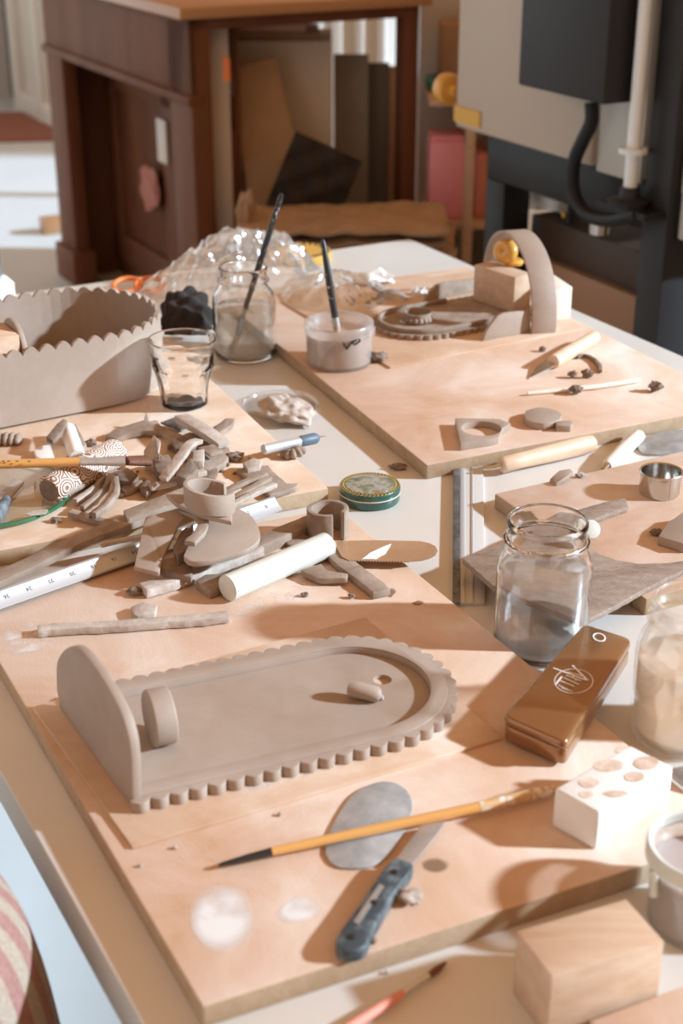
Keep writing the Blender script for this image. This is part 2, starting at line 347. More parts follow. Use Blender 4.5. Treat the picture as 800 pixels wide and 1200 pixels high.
def solo(mb, name, label, cat, m, group=None, **k): return tag(mb.build(name, m, **k), label, cat, group)
def sub(mb, name, m, part, **k):              # a sub-part: its parent part sits at its thing's origin
    top = part.parent; base = top.location.copy()
    for i in range(len(mb.v)): mb.v[i] = mb.v[i] - base
    o = mb.build(name, m, None, loc=(0, 0, 0), **k); o.parent = part; return o
def struct(mb, name, m, **k):
    o = mb.build(name, m, **k); o['kind'] = 'structure'; return o
def smooth_path(pts, n=6):
    pts = [Vector(p) for p in pts]; out = []
    q = [pts[0]*2 - pts[1]] + pts + [pts[-1]*2 - pts[-2]]
    for i in range(1, len(q) - 2):
        for k in range(n):
            t = k/n; a, b, c, d = q[i-1], q[i], q[i+1], q[i+2]
            out.append(.5*((2*b) + (c - a)*t + (2*a - 5*b + 4*c - d)*t*t + (3*b - a - 3*c + d)*t**3))
    return out + [pts[-1]]
def rag(poly, amp, step=.006):                # roughen an outline
    out = []; n = len(poly)
    for i in range(n):
        a, b = Vector(poly[i]), Vector(poly[(i + 1) % n]); k = max(1, int((b - a).length/step))
        for j in range(k):
            p = a.lerp(b, j/k); out.append(p + Vector((noise.noise(p*180), noise.noise(p*180 + Vector((9, 9, 9))), 0))*amp)
    return out
def pts3(l): return [P(*p) for p in l]
def fanpoly(mb, top, t): return mb.prism(top, t)
def slab(name, label, cat, l, t, m='clay', group=None, amp=.0008, bevel=.0008, smooth=0):
    top = pts3(l)
    if smooth: top = smooth_path(top + [top[0]], smooth)[:-1]
    if amp: top = rag(top, amp)
    mb = MB(); mb.prism(top, t); return solo(mb, name, label, cat, m, group, bevel=bevel)
def strip(name, label, l, wpx, t, m='clay', up=(0, 0, 1), n=6, jit=.0004, cat='clay scrap', group=None, bevel=.0006):
    p = smooth_path(pts3(l), n); w = PX(p[len(p)//2], wpx) if wpx > .5 else wpx
    mb = MB(); mb.ribbon(p, w, t, up, jit); return solo(mb, name, label, cat, m, group, bevel=bevel)
def text(mb, s, size, o, ax, ay, depth=.0002):
    cu = bpy.data.curves.new('t', 'FONT'); cu.body = s; cu.size = size; cu.align_x = 'CENTER'; cu.align_y = 'CENTER'; cu.resolution_u = 2
    ob = bpy.data.objects.new('t', cu); COL.objects.link(ob); dg = bpy.context.evaluated_depsgraph_get(); me = bpy.data.meshes.new_from_object(ob.evaluated_get(dg))
    az = Vector(ax).cross(Vector(ay)).normalized()
    mb.add([Vector(o) + Vector(ax)*v.co.x + Vector(ay)*v.co.y + az*depth for v in me.vertices], [tuple(p.vertices) for p in me.polygons])
    bpy.data.objects.remove(ob); bpy.data.curves.remove(cu); bpy.data.meshes.remove(me)
def ellipse(c, rx, ry, ax, ay, n=40): return [Vector(c) + Vector(ax)*(rx*math.cos(2*math.pi*i/n)) + Vector(ay)*(ry*math.sin(2*math.pi*i/n)) for i in range(n)]
def ring(c, r0, r1, z0, z1, n=40): return [(r0, z0), (r1, z0), (r1, z1), (r0, z1)]
def stadium(c0, c1, r, n=28, k=24):           # outline from the flat end c0, round the far end c1, back to c0
    c0, c1 = Vector(c0), Vector(c1); d = (c1 - c0).normalized(); s = Vector((d.y, -d.x, 0)); out = []
    for i in range(k): out.append((c0 + s*r).lerp(c1 + s*r, i/k))
    for i in range(n + 1):
        a = math.pi*i/n; out.append(c1 + s*(r*math.cos(a)) + d*(r*math.sin(a)))
    for i in range(1, k + 1): out.append((c1 - s*r).lerp(c0 - s*r, i/k))
    return out
def resample(poly, step):
    out = [Vector(poly[0])]; s = [0.0]; acc = 0
    pts = []
    for i in range(len(poly) - 1):
        a, b = Vector(poly[i]), Vector(poly[i + 1]); L = (b - a).length; k = max(1, int(L/step + .5))
        for j in range(k): pts.append((a.lerp(b, j/k), acc + L*j/k))
        acc += L
    pts.append((Vector(poly[-1]), acc)); return pts
def scallop(poly, step, per, amp):            # bumps along an open outline (outline runs clockwise-out to its left)
    pts = resample(poly, step); L = pts[-1][1]; n = round(L/per); out = []
    for i, (p, s) in enumerate(pts):
        a = pts[max(i - 1, 0)][0]; b = pts[min(i + 1, len(pts) - 1)][0]; t = (b - a).normalized(); nrm = Vector((t.y, -t.x, 0))
        out.append(p + nrm*(amp*abs(math.sin(math.pi*s/L*n))**.6))
    return out
# ================================================================== the setting
FL = -TZ
struct(MB().box((0, 4, -.05), 14, 16, .1), 'floor', 'floor')
wb = P(44, 125, FL); wb.z = 0
bw = MB(); bw.box(wb + V*4 + U*.45 + Vector((0, 0, 1.4)), 12, .12, 2.8, V, U); struct(bw, 'wall_back', 'wall')
XR = 3.3; wr = MB()
def wseg(y0, y1, z0, z1): wr.box((XR, (y0 + y1)/2, (z0 + z1)/2), .14, y1 - y0, z1 - z0)
wins = [(-.95, 3.3), (4.3, 6.9)]; WZ0, WZ1 = 1.60, 2.75
wseg(-4, 9.6, 0, WZ0); wseg(-4, 9.6, WZ1, 3.0); wseg(-4, wins[0][0], WZ0, WZ1);
wl_ = MB()  # unseen left wall, added to block warm ambient, gap left for the fill lamp
for y0, y1, z0, z1 in ((-4, .9, 0, 3), (3.5, 8.0, 0, 3), (.9, 3.5, 2.1, 3)): wl_.box((-3.5, (y0 + y1)/2, (z0 + z1)/2), .14, y1 - y0, z1 - z0)
struct(wl_, 'wall_left', 'wall')
wf = MB()  # made-up door frame out of view, set round the fill lamp
for yy in (.92, 2.2, 3.48): wf.box((-3.5, yy, 1.05), .06, .06, 2.1)
for zz in (.05, 2.06): wf.box((-3.5, 2.2, zz), .06, 2.6, .08)
struct(wf, 'window_3', 'door_white')
wseg(wins[0][1], wins[1][0], WZ0, WZ1); wseg(wins[1][1], 9.6, WZ0, WZ1)
struct(wr, 'wall_right', 'wall')
for n, (y0, y1) in enumerate(wins):
    wf = MB(); k = 1
    for i in range(k + 1): yy = y0 + (y1 - y0)*i/k; wf.box((XR, yy, (WZ0 + WZ1)/2), .06, .05, WZ1 - WZ0)
    for zz in (WZ0 + .02, WZ1 - .02): wf.box((XR, (y0 + y1)/2, zz), .06, y1 - y0, .05)
    struct(wf, 'window_%d' % (n + 1), 'door_white')
# ================================================================== table
A0 = P(480, 280, 0); W = 1.125; L = 2.75; TT = .04
tb = thing('work_table', 'long white-topped work table covered with clay boards and tools', 'table', Vector((A0.x + .5, A0.y - 1.9, 0)))
tc = A0 - U*(L/2) - V*(W/2)
MB().box(tc - Vector((0, 0, .0015)), W, L, .003, V, U).build('tabletop', 'laminate', tb, bevel=.0006)
MB().box(tc - Vector((0, 0, .003 + .018)), W, L, .036, V, U).build('edge_band', 'table_edge', tb, bevel=.001)
for i in (0, 1):
    for j in (0, 1):
        q = A0 - U*(.12 + i*(L - .24)) - V*(.12 + j*(W - .24)); MB().box(Vector((q.x, q.y, (TZ - .04)/2)), .05, .05, TZ - .04, V, U).build('leg', 'table_edge', tb, bevel=.003)
def quad4(l, h): return [P(x, y, h) for x, y in l]
BH = .018
def board(name, label, pl, m='mdf', h=BH, t=BH, cat='board'):
    o = solo(MB().prism(pl, t), name, label, cat, m, bevel=.0022 if t > .01 else .0006)
    if t > .01:
        o.data.materials.append(M['mdf_core'])
        for p in o.data.polygons:
            if abs(p.normal.z) < .5: p.material_index = 1
    return o
m0, m1, m2 = P(237, 1180, BH), P(866, 978, BH), P(394, 594, BH)
board('clay_board', 'large brown fibreboard sheet under the scalloped clay dish in the foreground', [m0, m1, m2, m0 + (m2 - m1)])
b1 = [P(385, 572, BH), P(165, 368, BH)]; b1v = (P(20, 641, BH) - b1[0]).normalized()
board('clay_board', 'brown fibreboard sheet at left carrying the oval clay box and the scrap pile', [b1[0], b1[1], b1[1] + b1v*.45, b1[0] + b1v*.45], 'mdf_plain')
board('clay_board', 'brown fibreboard sheet at right back carrying the arched clay piece', quad4([(500, 545), (873, 473), (548, 312), (262, 352)], BH))
c3 = [P(579, 578, BH), P(757, 702, BH)]; c3v = (P(748, 540, BH) - c3[0]).normalized()
board('clay_board', 'small brown fibreboard sheet at right under the steel cup and combed clay slab', [c3[0], c3[1], c3[1] + c3v*.36, c3[0] + c3v*.36])
SH = BH + .003
board('hardboard_sheet', 'thin brown sheet directly beneath the scalloped clay dish', quad4([(155, 992), (588, 864), (428, 723), (38, 828)], SH), 'hardboard', SH, .003, 'sheet')
board('hardboard_sheet', 'thin brown sheet beneath the clay piece with the arched strip', quad4([(457, 430), (686, 384), (553, 317), (330, 352)], SH), 'hardboard', SH, .003, 'sheet')
e0, e1 = P(262, 452, SH), P(176, 374, SH); ev = (P(0, 496, SH) - P(200, 450, SH)).normalized()
e0 = P(196, 452, SH); e1 = P(172, 384, SH)
board('hardboard_sheet', 'thin brown sheet beneath the oval clay box', [e0, e1, e1 + ev*.40, e0 + ev*.40], 'hardboard', SH, .003, 'sheet')
# dust and stains lying on the boards
def patch(name, label, l, h, m='slip_dust', amp=.002, cat='stain'):
    p = smooth_path(pts3([(x, y, h) for x, y in l] + [(l[0][0], l[0][1], h)]), 5)[:-1]
    q = rag(p, amp, .004); return solo(MB().add(q, [tuple(range(len(q)))]), name, label, cat, m)
patch('dust_stain', 'round white dried slip stain on the front of the large board', [(222, 1045), (250, 1035), (285, 1045), (303, 1080), (290, 1112), (255, 1118), (226, 1090)], BH + .0003)
patch('dust_stain', 'small angular white slip stain beside the black-handled knife', [(318, 1076), (352, 1047), (380, 1060), (362, 1076), (325, 1084)], BH + .0003, amp=.0006)
patch('slip_smear', 'pale slip smear on the large board below the white rod', [(215, 728), (262, 716), (330, 690), (372, 676), (368, 690), (300, 716), (240, 736)], BH + .0003, 'slip_smear', amp=.006)
patch('slip_stain', 'brown damp clay mark on the board right of the clay hook', [(452, 694), (460, 688), (466, 690), (458, 700), (452, 701)], BH + .0003, 'stain', .0006)
patch('slip_stain', 'brown damp clay mark near the right edge of the large board', [(481, 707), (492, 703), (498, 704), (492, 709), (484, 710)], BH + .0003, 'stain', .0006)
patch('slip_stain', 'faint damp brown spot on the board behind the black-handled knife', [(492, 1010), (512, 1004), (528, 1010), (518, 1022), (500, 1022)], BH + .0003, 'stain', .0006)
patch('slip_smear', 'pale slip streak on the thin sheet along the front of the scalloped dish', [(255, 925), (300, 913), (372, 898), (376, 905), (310, 924), (262, 934)], SH + .0003, 'slip_smear', amp=.003)
patch('slip_smear', 'dusty pale slip patch on the board left of the long narrow strip', [(2, 742), (40, 728), (70, 738), (62, 756), (20, 768), (0, 762)], BH + .0003, 'slip_smear', amp=.006)
# ================================================================== scalloped dish in front
dd = Vector((math.sin(math.radians(67.5)), math.cos(math.radians(67.5)), 0)); dn = Vector((-dd.y, dd.x, 0))
Dm = Vector((-.1205, .958, 0)); zt = TZ + SH
pc = Dm - dd*.075; c1 = Dm + dd*.140
dish = thing('clay_dish', 'unfired tray-shaped clay dish with scalloped border and upright arched end', 'clay dish', pc + Vector((0, 0, zt)))
out0 = stadium(pc, c1, .0800); out = scallop(out0, .0009, .0148, .0055)
hole = [c + Vector((0, 0, 0)) for c in ellipse(P(448, 794, .027) - Vector((0, 0, zt)), .0078, .0078, (1, 0, 0), (0, 1, 0), 24)]
ps = pc + dd*.008
out = scallop(stadium(ps, c1, .0800), .0009, .0146, .0062)
inner = stadium(pc + dd*.010, c1, .0635)
MB().prism([Vector((p.x, p.y, zt + .0092)) for p in out] + [Vector((p.x, p.y, zt + .0092)) for p in inner[::-1]], .0092).build('scalloped_border', 'clay_smooth', dish, bevel=.0006)
outr = stadium(ps, c1, .0775)
MB().prism([Vector((p.x, p.y, zt + .0105)) for p in outr] + [Vector((p.x, p.y, zt + .0105)) for p in stadium(pc + dd*.010, c1, .0640)[::-1]], .0016).build('raised_border', 'clay_smooth', dish, bevel=.0005)
MB().holed(stadium(ps, c1, .0632), [hole], zt, zt + .0040).build('tray_floor', 'clay_smooth', dish)
pn = (P(155, 949, SH) - P(70, 830, SH)); pb = P(70, 830, SH); nn = Vector((pn.y, -pn.x, 0)).normalized()
arch = [PV(x, y, pb, nn) for x, y in ((70, 830), (66, 805), (66, 780), (70, 768), (77, 760), (86, 758), (97, 765), (112, 784), (128, 809), (142, 836), (151, 865), (154, 890), (155, 949))]
arch[0].z = zt; arch[-1].z = zt
ar = [arch[0]] + smooth_path(arch[1:-1], 4) + [arch[-1]]
th = (nn if nn.dot(dd) > 0 else -nn)*.0075
MB().prism(ar, th).build('end_wall', 'clay_smooth', dish, bevel=.0012)
kb = P(176, 870, SH + .0040); kd = dd
kz = zt + .0040; kr = .0225
MB().lathe([(0, 0), (.0215, 0), (kr, .001), (kr, .0165), (.0215, .0175), (0, .0175)], Vector((kb.x, kb.y, kz + kr - .001)), 40, kd, lambda a, z: 1).build('round_tab', 'clay_smooth', dish, bevel=.0006)
oc = P(425, 820, SH + .0040)
MB().tube(smooth_path([oc + Vector((-.012, .004, .008)), oc + Vector((-.004, .0015, .0085)), oc + Vector((.008, -.001, .0065)), oc + Vector((.014, 0, .004))], 5), [.003] + [.0072]*12 + [.0066, .005, .003], 16, .9).build('oval_tab', 'clay_smooth', dish, bevel=0)
MB().ball(P(447, 820, SH + .0040) + Vector((0, 0, .002)), .002, .002, .0025, 3, .3).build('clay_nub', 'clay_dry', dish)
# ================================================================== oval scalloped box left back
bx = thing('clay_box', 'large oval unfired clay box with scalloped rim at the left edge', 'clay box', Vector((-.42, 1.73, zt)))
bd = Vector((math.sin(math.radians(59)), math.cos(math.radians(59)), 0)); bc = Vector((-.3440, 1.776, 0)); br = .113
def closed_oval(r, a0, n=26):
    o = stadium(bc - bd*.165, bc, r, n, 20); c0 = bc - bd*.165; s = Vector((bd.y, -bd.x, 0))
    for i in range(1, n): a = math.pi*i/n; o.append(c0 - s*(r*math.cos(a)) - bd*(r*math.sin(a)))
    return o
ov = closed_oval(br, 0); ovp = resample(ov + [ov[0]], .0016); LL = ovp[-1][1]; ns = round(LL/.0205)
ovc = bc - bd*.08; hz = .091; vs = []; k = len(ovp) - 1
def inw(i, r):
    a = ovp[(i - 1) % k][0]; b = ovp[(i + 1) % k][0]; t = (b - a).normalized(); return ovp[i][0] - Vector((t.y, -t.x, 0))*r
for i in range(k):
    top = zt + hz - .009 + .010*abs(math.sin(math.pi*ovp[i][1]/LL*ns))**.55
    p = ovp[i][0]; q = inw(i, .0055); vs += [(p.x, p.y, zt), (p.x, p.y, top), (q.x, q.y, top), (q.x, q.y, zt)]
fs = []
for i in range(k):
    j = (i + 1) % k
    for a in range(4): fs.append((i*4 + a, j*4 + a, j*4 + (a + 1) % 4, i*4 + (a + 1) % 4))
MB().add(vs, fs).build('scalloped_wall', 'clay_smooth', bx, ang=50)
MB().prism([Vector((p.x, p.y, zt + .006)) for p in closed_oval(br - .0056, 0)], .006).build('base_slab', 'clay', bx)
# wooden block standing in the box, and a curved clay piece over it
z0 = zt + .0065; side = Vector((-bd.y, bd.x, 0)); wi = bc - side*(br - .008)
tt = min([i*.002 for i in range(140)], key=lambda k: abs(proj(wi - bd*k + Vector((0, 0, zt + .085)))[0] - 26))
bR = wi - bd*tt; bT = TZ + H + (lambda d: d.z/d.y)(ray(22, 392))*(bR.y + .004)
blk = bR - bd*.035 + side*.033
solo(MB().box(blk + Vector((0, 0, (z0 + bT)/2)), .07, .058, bT - z0, bd, side), 'wood_block', 'pale wooden block standing inside the oval clay box', 'block', 'wood_block', bevel=.0015)
q0 = blk + bd*.0365; ah = bT - z0 + .010
dv = [q0 + side*(.038*math.cos(math.pi*i/24) + .004) + Vector((0, 0, z0 + ah - .036 + .036*math.sin(math.pi*i/24))) for i in range(25)]
solo(MB().prism([q0 + side*.042 + Vector((0, 0, z0))] + dv + [q0 - side*.034 + Vector((0, 0, z0))], bd*.006), 'clay_divider', 'thin arched clay plate standing against the wooden block in the oval box', 'clay plate', 'clay_smooth', bevel=.001)
# ================================================================== glassware
def jar(name, label, px, py, rpx, rimpx, top, h, water, wlab, wname='water', wm='clear_water', facets=0, gm='jar_glass'):
    b = P(px, py, h); R = PX(b, rpx); r = PX(b, rimpx)*1.0; Hh = hgt(px, py, h, top) - h
    t = thing(name, label, 'jar', b)
    mod = (lambda a, z: 1 - .02*(abs(math.sin(a*facets/2)) if .012 < z < Hh*.62 else 0)) if facets else None
    o = [(0, .002), (R*.80, 0), (R*.93, .002), (R*.99, .008), (R, .016), (R, Hh*.60), (R*.985, Hh*.66), (R*.93, Hh*.72), (r*1.02, Hh*.785), (r*.97, Hh*.81), (r*.97, Hh*.835), (r*1.06, Hh*.845), (r*1.06, Hh*.862), (r*.96, Hh*.875), (r*.96, Hh*.955), (r, Hh*.965), (r, Hh*.99), (r*.97, Hh)]
    tk = .0024
    i = [(max(x - tk, 0), max(z, .006)) for x, z in o[::-1]]; i[0] = (o[-1][0] - tk*.6, Hh)
    MB().lathe(o + i, b, 56, mod=mod).build('glass_body', gm, t, ang=60)
    if water:
        ri = R - tk - .0004; wz = water*Hh
        MB().lathe([(0, .0068), (ri*.9, .0068), (ri, .013), (ri, wz - .0005), (ri - .0008, wz), (0, wz - .0003)], b, 48).build(wname, wm, t, ang=60)
    return t, b, R, Hh
jar('glass_jar', 'open glass jar of clear water beside the combed clay slab', 632, 757, 55, 46, 609, 0, .61, '', facets=8)
_, jb, jR, jH = jar('glass_jar', 'glass jar of murky rinse water at the back with a brush in it', 287.5, 417, 36.5, 28, 312, 0, .56, '', 'rinse_water', 'murky_water')
jar('glass_jar', 'glass jar of milky beige slip water at the right edge', 797, 860, 61, 49, 702, 0, .57, '', 'slip_water', 'cloudy_water', gm='thin_glass')
gb = P(216.5, 474, BH); gR = PX(gb, 27); gr = PX(P(217, 397, .118), 41); gH = hgt(216.5, 474, BH, 397) - BH
tm = thing('tumbler', 'clear faceted drinking glass standing in front of the black foam', 'glass', gb)
gm = lambda a, z: 1 - (.055*abs(math.cos(a*4.5)) if .010 < z < gH*.60 else 0)
go = [(0, 0), (gR*.86, 0), (gR, .003), (gR*1.01, .010), (gR*1.05, .012), (gR*1.14, gH*.35), (gR*1.26, gH*.52), (gR*1.33, gH*.60), (gR*1.31, gH*.625), (gr*.93, gH*.80), (gr*.99, gH*.97), (gr, gH*.99), (gr*.985, gH)]
gi = [(gr*.96, gH), (gr*.955, gH*.97), (gr*.89, gH*.80), (gR*1.2, gH*.6), (gR*1.12, gH*.5), (gR*1.0, gH*.28), (gR*.90, gH*.09), (gR*.6, gH*.055), (0, gH*.05)]
MB().lathe(go + gi, gb, 72, mod=gm).build('glass_body', 'tumbler_glass', tm, ang=40)
MB().lathe([(gr*.955, gH - .0015), (gr*.99, gH - .002), (gr*1.004, gH - .0008), (gr*.99, gH + .0006), (gr*.96, gH + .0006)], gb, 64, closed=True).build('rim', 'tumbler_glass', tm)
# brush standing head down / handle up in the rinse jar
def P_at(px, py, yd):                       # point on a ray at world depth y
    d = ray(px, py); t = yd/d.y; return Vector((0, 0, TZ + H)) + d*t
t = thing('paint_brush', 'black-handled brush standing in the jar of murky rinse water', 'brush', P_at(267, 412, jb.y))
e0 = P_at(330, 227, jb.y + .022); e1 = P_at(284, 372, jb.y); e2 = P_at(279, 392, jb.y); e3 = P_at(268, 418, jb.y - .002)
MB().tube([e0, e0.lerp(e1, .03), e0.lerp(e1, .5), e1], [.0022, .0036, .0045, .0034], 14).build('handle', 'black_worn', t)
MB().tube([e1, e2], [.0046, .0048], 14).build('ferrule', 'gunmetal', t)
MB().tube([e2, e2.lerp(e3, .5), e3], [.0044, .0050, .0034], 14).build('bristles', 'kraft', t)
# plastic tub of slip with brush
ub = P(397, 425, BH); uR = PX(ub, 38); ur = PX(P(398, 373, .1), 42.5); uH = hgt(397, 425, BH, 376) - BH
t = thing('plastic_tub', 'clear plastic tub of brown clay slip on the right back board', 'tub', ub)
MB().lathe([(0, .0005), (uR*.94, 0), (uR, .003), (ur*.955, uH*.74), (ur*.96, uH*.76), (ur*1.0, uH*.77), (ur, uH*.985), (ur*.98, uH), (ur*.93, uH), (ur*.925, uH*.75), (uR*.97, .005), (0, .004)], ub, 56).build('tub_wall', 'tub_plastic', t, ang=50)
MB().lathe([(0, .0055), (uR*.955, .0055), (ur*.905, uH*.74), (ur*.84, uH*.745), (ur*.5, uH*.73), (0, uH*.735)], ub, 40, mod=lambda a, z: 1 + .006*math.sin(5*a)).build('slip', 'slip_clay', t, ang=60)
ab = Vector((ur*.985, 0, 0)); ha = math.radians(-25)
MB().box(ub + Vector((math.cos(ha)*ur*1.01, math.sin(ha)*ur*1.01, uH*.84)), .004, .02, uH*.20, (math.cos(ha), math.sin(ha), 0), (-math.sin(ha), math.cos(ha), 0)).build('tab', 'tub_plastic', t, bevel=.001)
mk = MB()
def tubpt(px, py):
    n = Vector((.18, -1, 0)).normalized(); return PV(px, py, ub + n*(ur*.955 + .0006), n)
for a, b_ in (((402, 402), (406, 409)), ((406, 409), (413, 399)), ((413, 399), (414, 404)), ((414, 400), (418, 398)), ((415, 404), (421, 400)), ((420, 397), (422, 400))):
    mk.ribbon([tubpt(*a), tubpt(*b_)], .0024, .0012, up=(.18, -1, 0))
mk.build('pen_mark', 'ink', t)
t = thing('paint_brush', 'black-handled brush standing upright in the tub of clay slip', 'brush', ub + Vector((-.004, .01, uH*.5)))
f0 = P_at(378, 281, ub.y + .02); f1 = P_at(394, 382, ub.y + .002)
MB().tube([f0, f0.lerp(f1, .04), f0.lerp(f1, .5), f0.lerp(f1, .9)], [.002, .0036, .0050, .0046], 14).build('handle', 'black_worn', t)
MB().tube([f0.lerp(f1, .9), f1], [.005, .0052], 14).build('ferrule', 'steel_dull', t)
MB().tube([f1, f1 + (f1 - f0).normalized()*.02], [.005, .003], 12).build('bristles', 'slip_clay', t)
# steel cup
sb = P(772, 578, BH); sR = PX(sb, 23.5); sr = sR*1.02; sH = hgt(772, 578, BH, 551) - BH
t = thing('steel_cup', 'small polished steel cup standing on the right-hand board', 'cup', sb)
MB().lathe([(0, 0), (sR*.96, 0), (sR, .002), (sR, sH - .003), (sr*1.05, sH - .0022), (sr*1.06, sH - .0008), (sr*1.03, sH), (sR*.97, sH - .001), (sR*.965, .003), (0, .0025)], sb, 56).build('cup_wall', 'steel', t, ang=45)
MB().box(sb + Vector((.33*sR, -.945*sR, sH*.5)), .002, .001, sH*.86, (.945, .33, 0), (-.33, .945, 0)).build('seam', 'steel', t)
# bucket lower right
kb_ = P(816, 1080, 0); kR = PX(kb_, 58); krr = PX(P(816, 990, .07), 70); kH = hgt(816, 1080, 0, 990)
t = thing('plastic_bucket', 'white-rimmed plastic tub of brown slip at the lower right edge', 'tub', kb_)
MB().lathe([(0, .0005), (kR*.95, 0), (kR, .003), (krr*.90, kH*.80), (krr*.99, kH*.81), (krr, kH*.86), (krr*.99, kH*.97), (krr*.96, kH), (krr*.90, kH), (krr*.87, kH*.95), (krr*.86, kH*.8), (kR*.96, .006), (0, .005)], kb_, 64).build('tub_wall', 'tub_plastic', t, ang=50)
MB().lathe([(0, .0065), (kR*.94, .0065), (krr*.85, kH*.70), (0, kH*.70)], kb_, 48).build('slip', 'slip_brown', t)
MB().lathe([(0, kH*.702), (krr*.855, kH*.702), (krr*.85, kH*.74), (0, kH*.74)], kb_, 48).build('slip_surface', 'slip_grey', t)
MB().lathe([(krr*.90, kH), (krr*.97, kH + .0012), (krr*1.01, kH*.97), (krr*1.01, kH*.84), (krr*.985, kH*.83), (krr*.87, kH*.93)], kb_, 64, closed=True).build('rim', 'white_plastic', t)
dr = math.radians(198)
MB().tube([kb_ + Vector((math.cos(dr)*r_, math.sin(dr)*r_, z_)) for r_, z_ in ((krr*.98, kH*.84), (krr*.95, kH*.68), (krr*.915, kH*.5))], [.003, .0028, .0034], 10).build('drip', 'white_plastic', t)
# ================================================================== foam, bag, scissors
def eggfoam(name, label, o, ax, ay, az, nx, ny, pitch, amp, base, m='foam_black', bend=0):
    ax, ay, az = Vector(ax).normalized(), Vector(ay).normalized(), Vector(az).normalized(); res = 8; mb = MB()
    fx = lambda u: (u - .5)*nx*pitch
    def fn(u, v):
        x, y = u*nx*pitch, v*ny*pitch; hh = amp*math.sin(math.pi*x/pitch)*math.sin(math.pi*y/pitch)
        return Vector(o) + ax*(x - nx*pitch/2) + ay*(y - ny*pitch/2) + az*(base + amp + hh - bend*((u - .5)**2 + (v - .5)**2))
    mb.grid(fn, nx*res + 1, ny*res + 1)
    a = len(mb.v); nu, nv = nx*res + 1, ny*res + 1
    bot = [Vector(o) + ax*(sx*nx*pitch/2) + ay*(sy*ny*pitch/2) - az*(bend*.5) for sx, sy in ((-1, -1), (1, -1), (1, 1), (-1, 1))]; mb.add(bot, [(3, 2, 1, 0)])
    mb.f += [tuple(range(0, nu)) + (a + 1, a), tuple(range(nu*(nv - 1), nu*nv))[::-1] + (a + 3, a + 2), tuple(range(0, nu*nv, nu))[::-1] + (a, a + 3), tuple(range(nu - 1, nu*nv, nu)) + (a + 2, a + 1)]
    return solo(mb, name, label, 'foam', m, ang=80)
fo = P(217, 392, BH + .004)
fb0 = P(217, 390, BH + .002); fmb = MB(); fw_ = PX(fb0, 37)
def foamfn(u, v):
    th_, ph_ = 2*math.pi*u, math.pi*v*.5; d = Vector((math.cos(th_)*math.sin(ph_), math.sin(th_)*math.sin(ph_), math.cos(ph_)))
    sq = 1/max(abs(d.x), abs(d.y), abs(d.z))**.18
    p = Vector((d.x*fw_, d.y*fw_*.75, d.z*fw_*1.45))*sq*.86
    k = math.pi/.017; bmp = math.sin(k*(p.x + .35*p.z))*math.sin(k*(p.z - .3*p.x) + k*p.y)
    return fb0 + Vector((0, fw_*.6, 0)) + p*(1 + .10*bmp)
fmb.grid(foamfn, 97, 49)
solo(fmb, 'egg_crate_foam', 'black egg-crate foam piece behind the drinking glass', 'foam', 'foam_black', ang=180)
def bag(name, label, c, rx, ry, hmax, seed, ang, pk, m='plastic_bag'):
    mb = MB(); q = Matrix.Rotation(ang, 3, 'Z'); n = 120
    def fn(u, v):
        a = 2*math.pi*u; r = v; rr = 1 + .22*noise.noise(Vector((math.cos(a)*1.6, math.sin(a)*1.6, seed)))
        x, y = rx*r*rr*math.cos(a), ry*r*rr*math.sin(a); dx, dy = (x - pk[0])/rx, (y - pk[1])/ry; d = math.hypot(dx, dy); an_ = math.atan2(dy, dx)
        rad = 1 - abs(noise.noise(Vector((math.cos(an_)*4, math.sin(an_)*4, seed + d*.6))))*2.2
        p = Vector((x*30, y*30, seed)); cr = 1 - abs(noise.noise(p))*2.4; cr2 = 1 - abs(noise.noise(p*2.6))*2.4
        env = max(0, 1 - d/1.55)**1.5; edge = 1 - r**4
        z = hmax*env*edge*(.72 + .30*rad*min(1, d*3)) + edge*hmax*(.10*cr + .05*cr2)*(.4 + .6*min(1, d*2)) + .002
        return Vector(c) + q @ Vector((x, y, max(z, .0012)))
    mb.grid(fn, n + 1, 40)
    return solo(mb, name, label, 'bag', m, ang=25)
bag('plastic_bag', 'crumpled clear plastic bag behind the jar of murky rinse water', P(268, 338, .001), .160, .095, .115, 2.2, .3, (.055, .02))
bag('plastic_bag', 'flat crumpled clear plastic sheet between the jar and the slip tub', P(392, 350, BH + .001) + Vector((0, .02, 0)), .088, .105, .035, 5.1, .2, (0, .03))
sc = P(163, 333, .004)
t = thing('scissors', 'orange-handled scissors lying behind the oval clay box', 'scissors', P(163, 338, 0))
for dx, rx in ((-14, .022), (12, .022)):
    c = P(163 + dx, 334 - dx*.02, .012); MB().tube([c + Vector((rx*math.cos(a), .026*math.sin(a), .004*math.sin(a))) for a in [2*math.pi*i/24 for i in range(25)]], .0042, 10).build('handle_loop', 'orange', t)
MB().prism([P(150, 340, .010), P(176, 342, .010), P(120, 352, .010)], .003).build('blade', 'steel_dull', t)
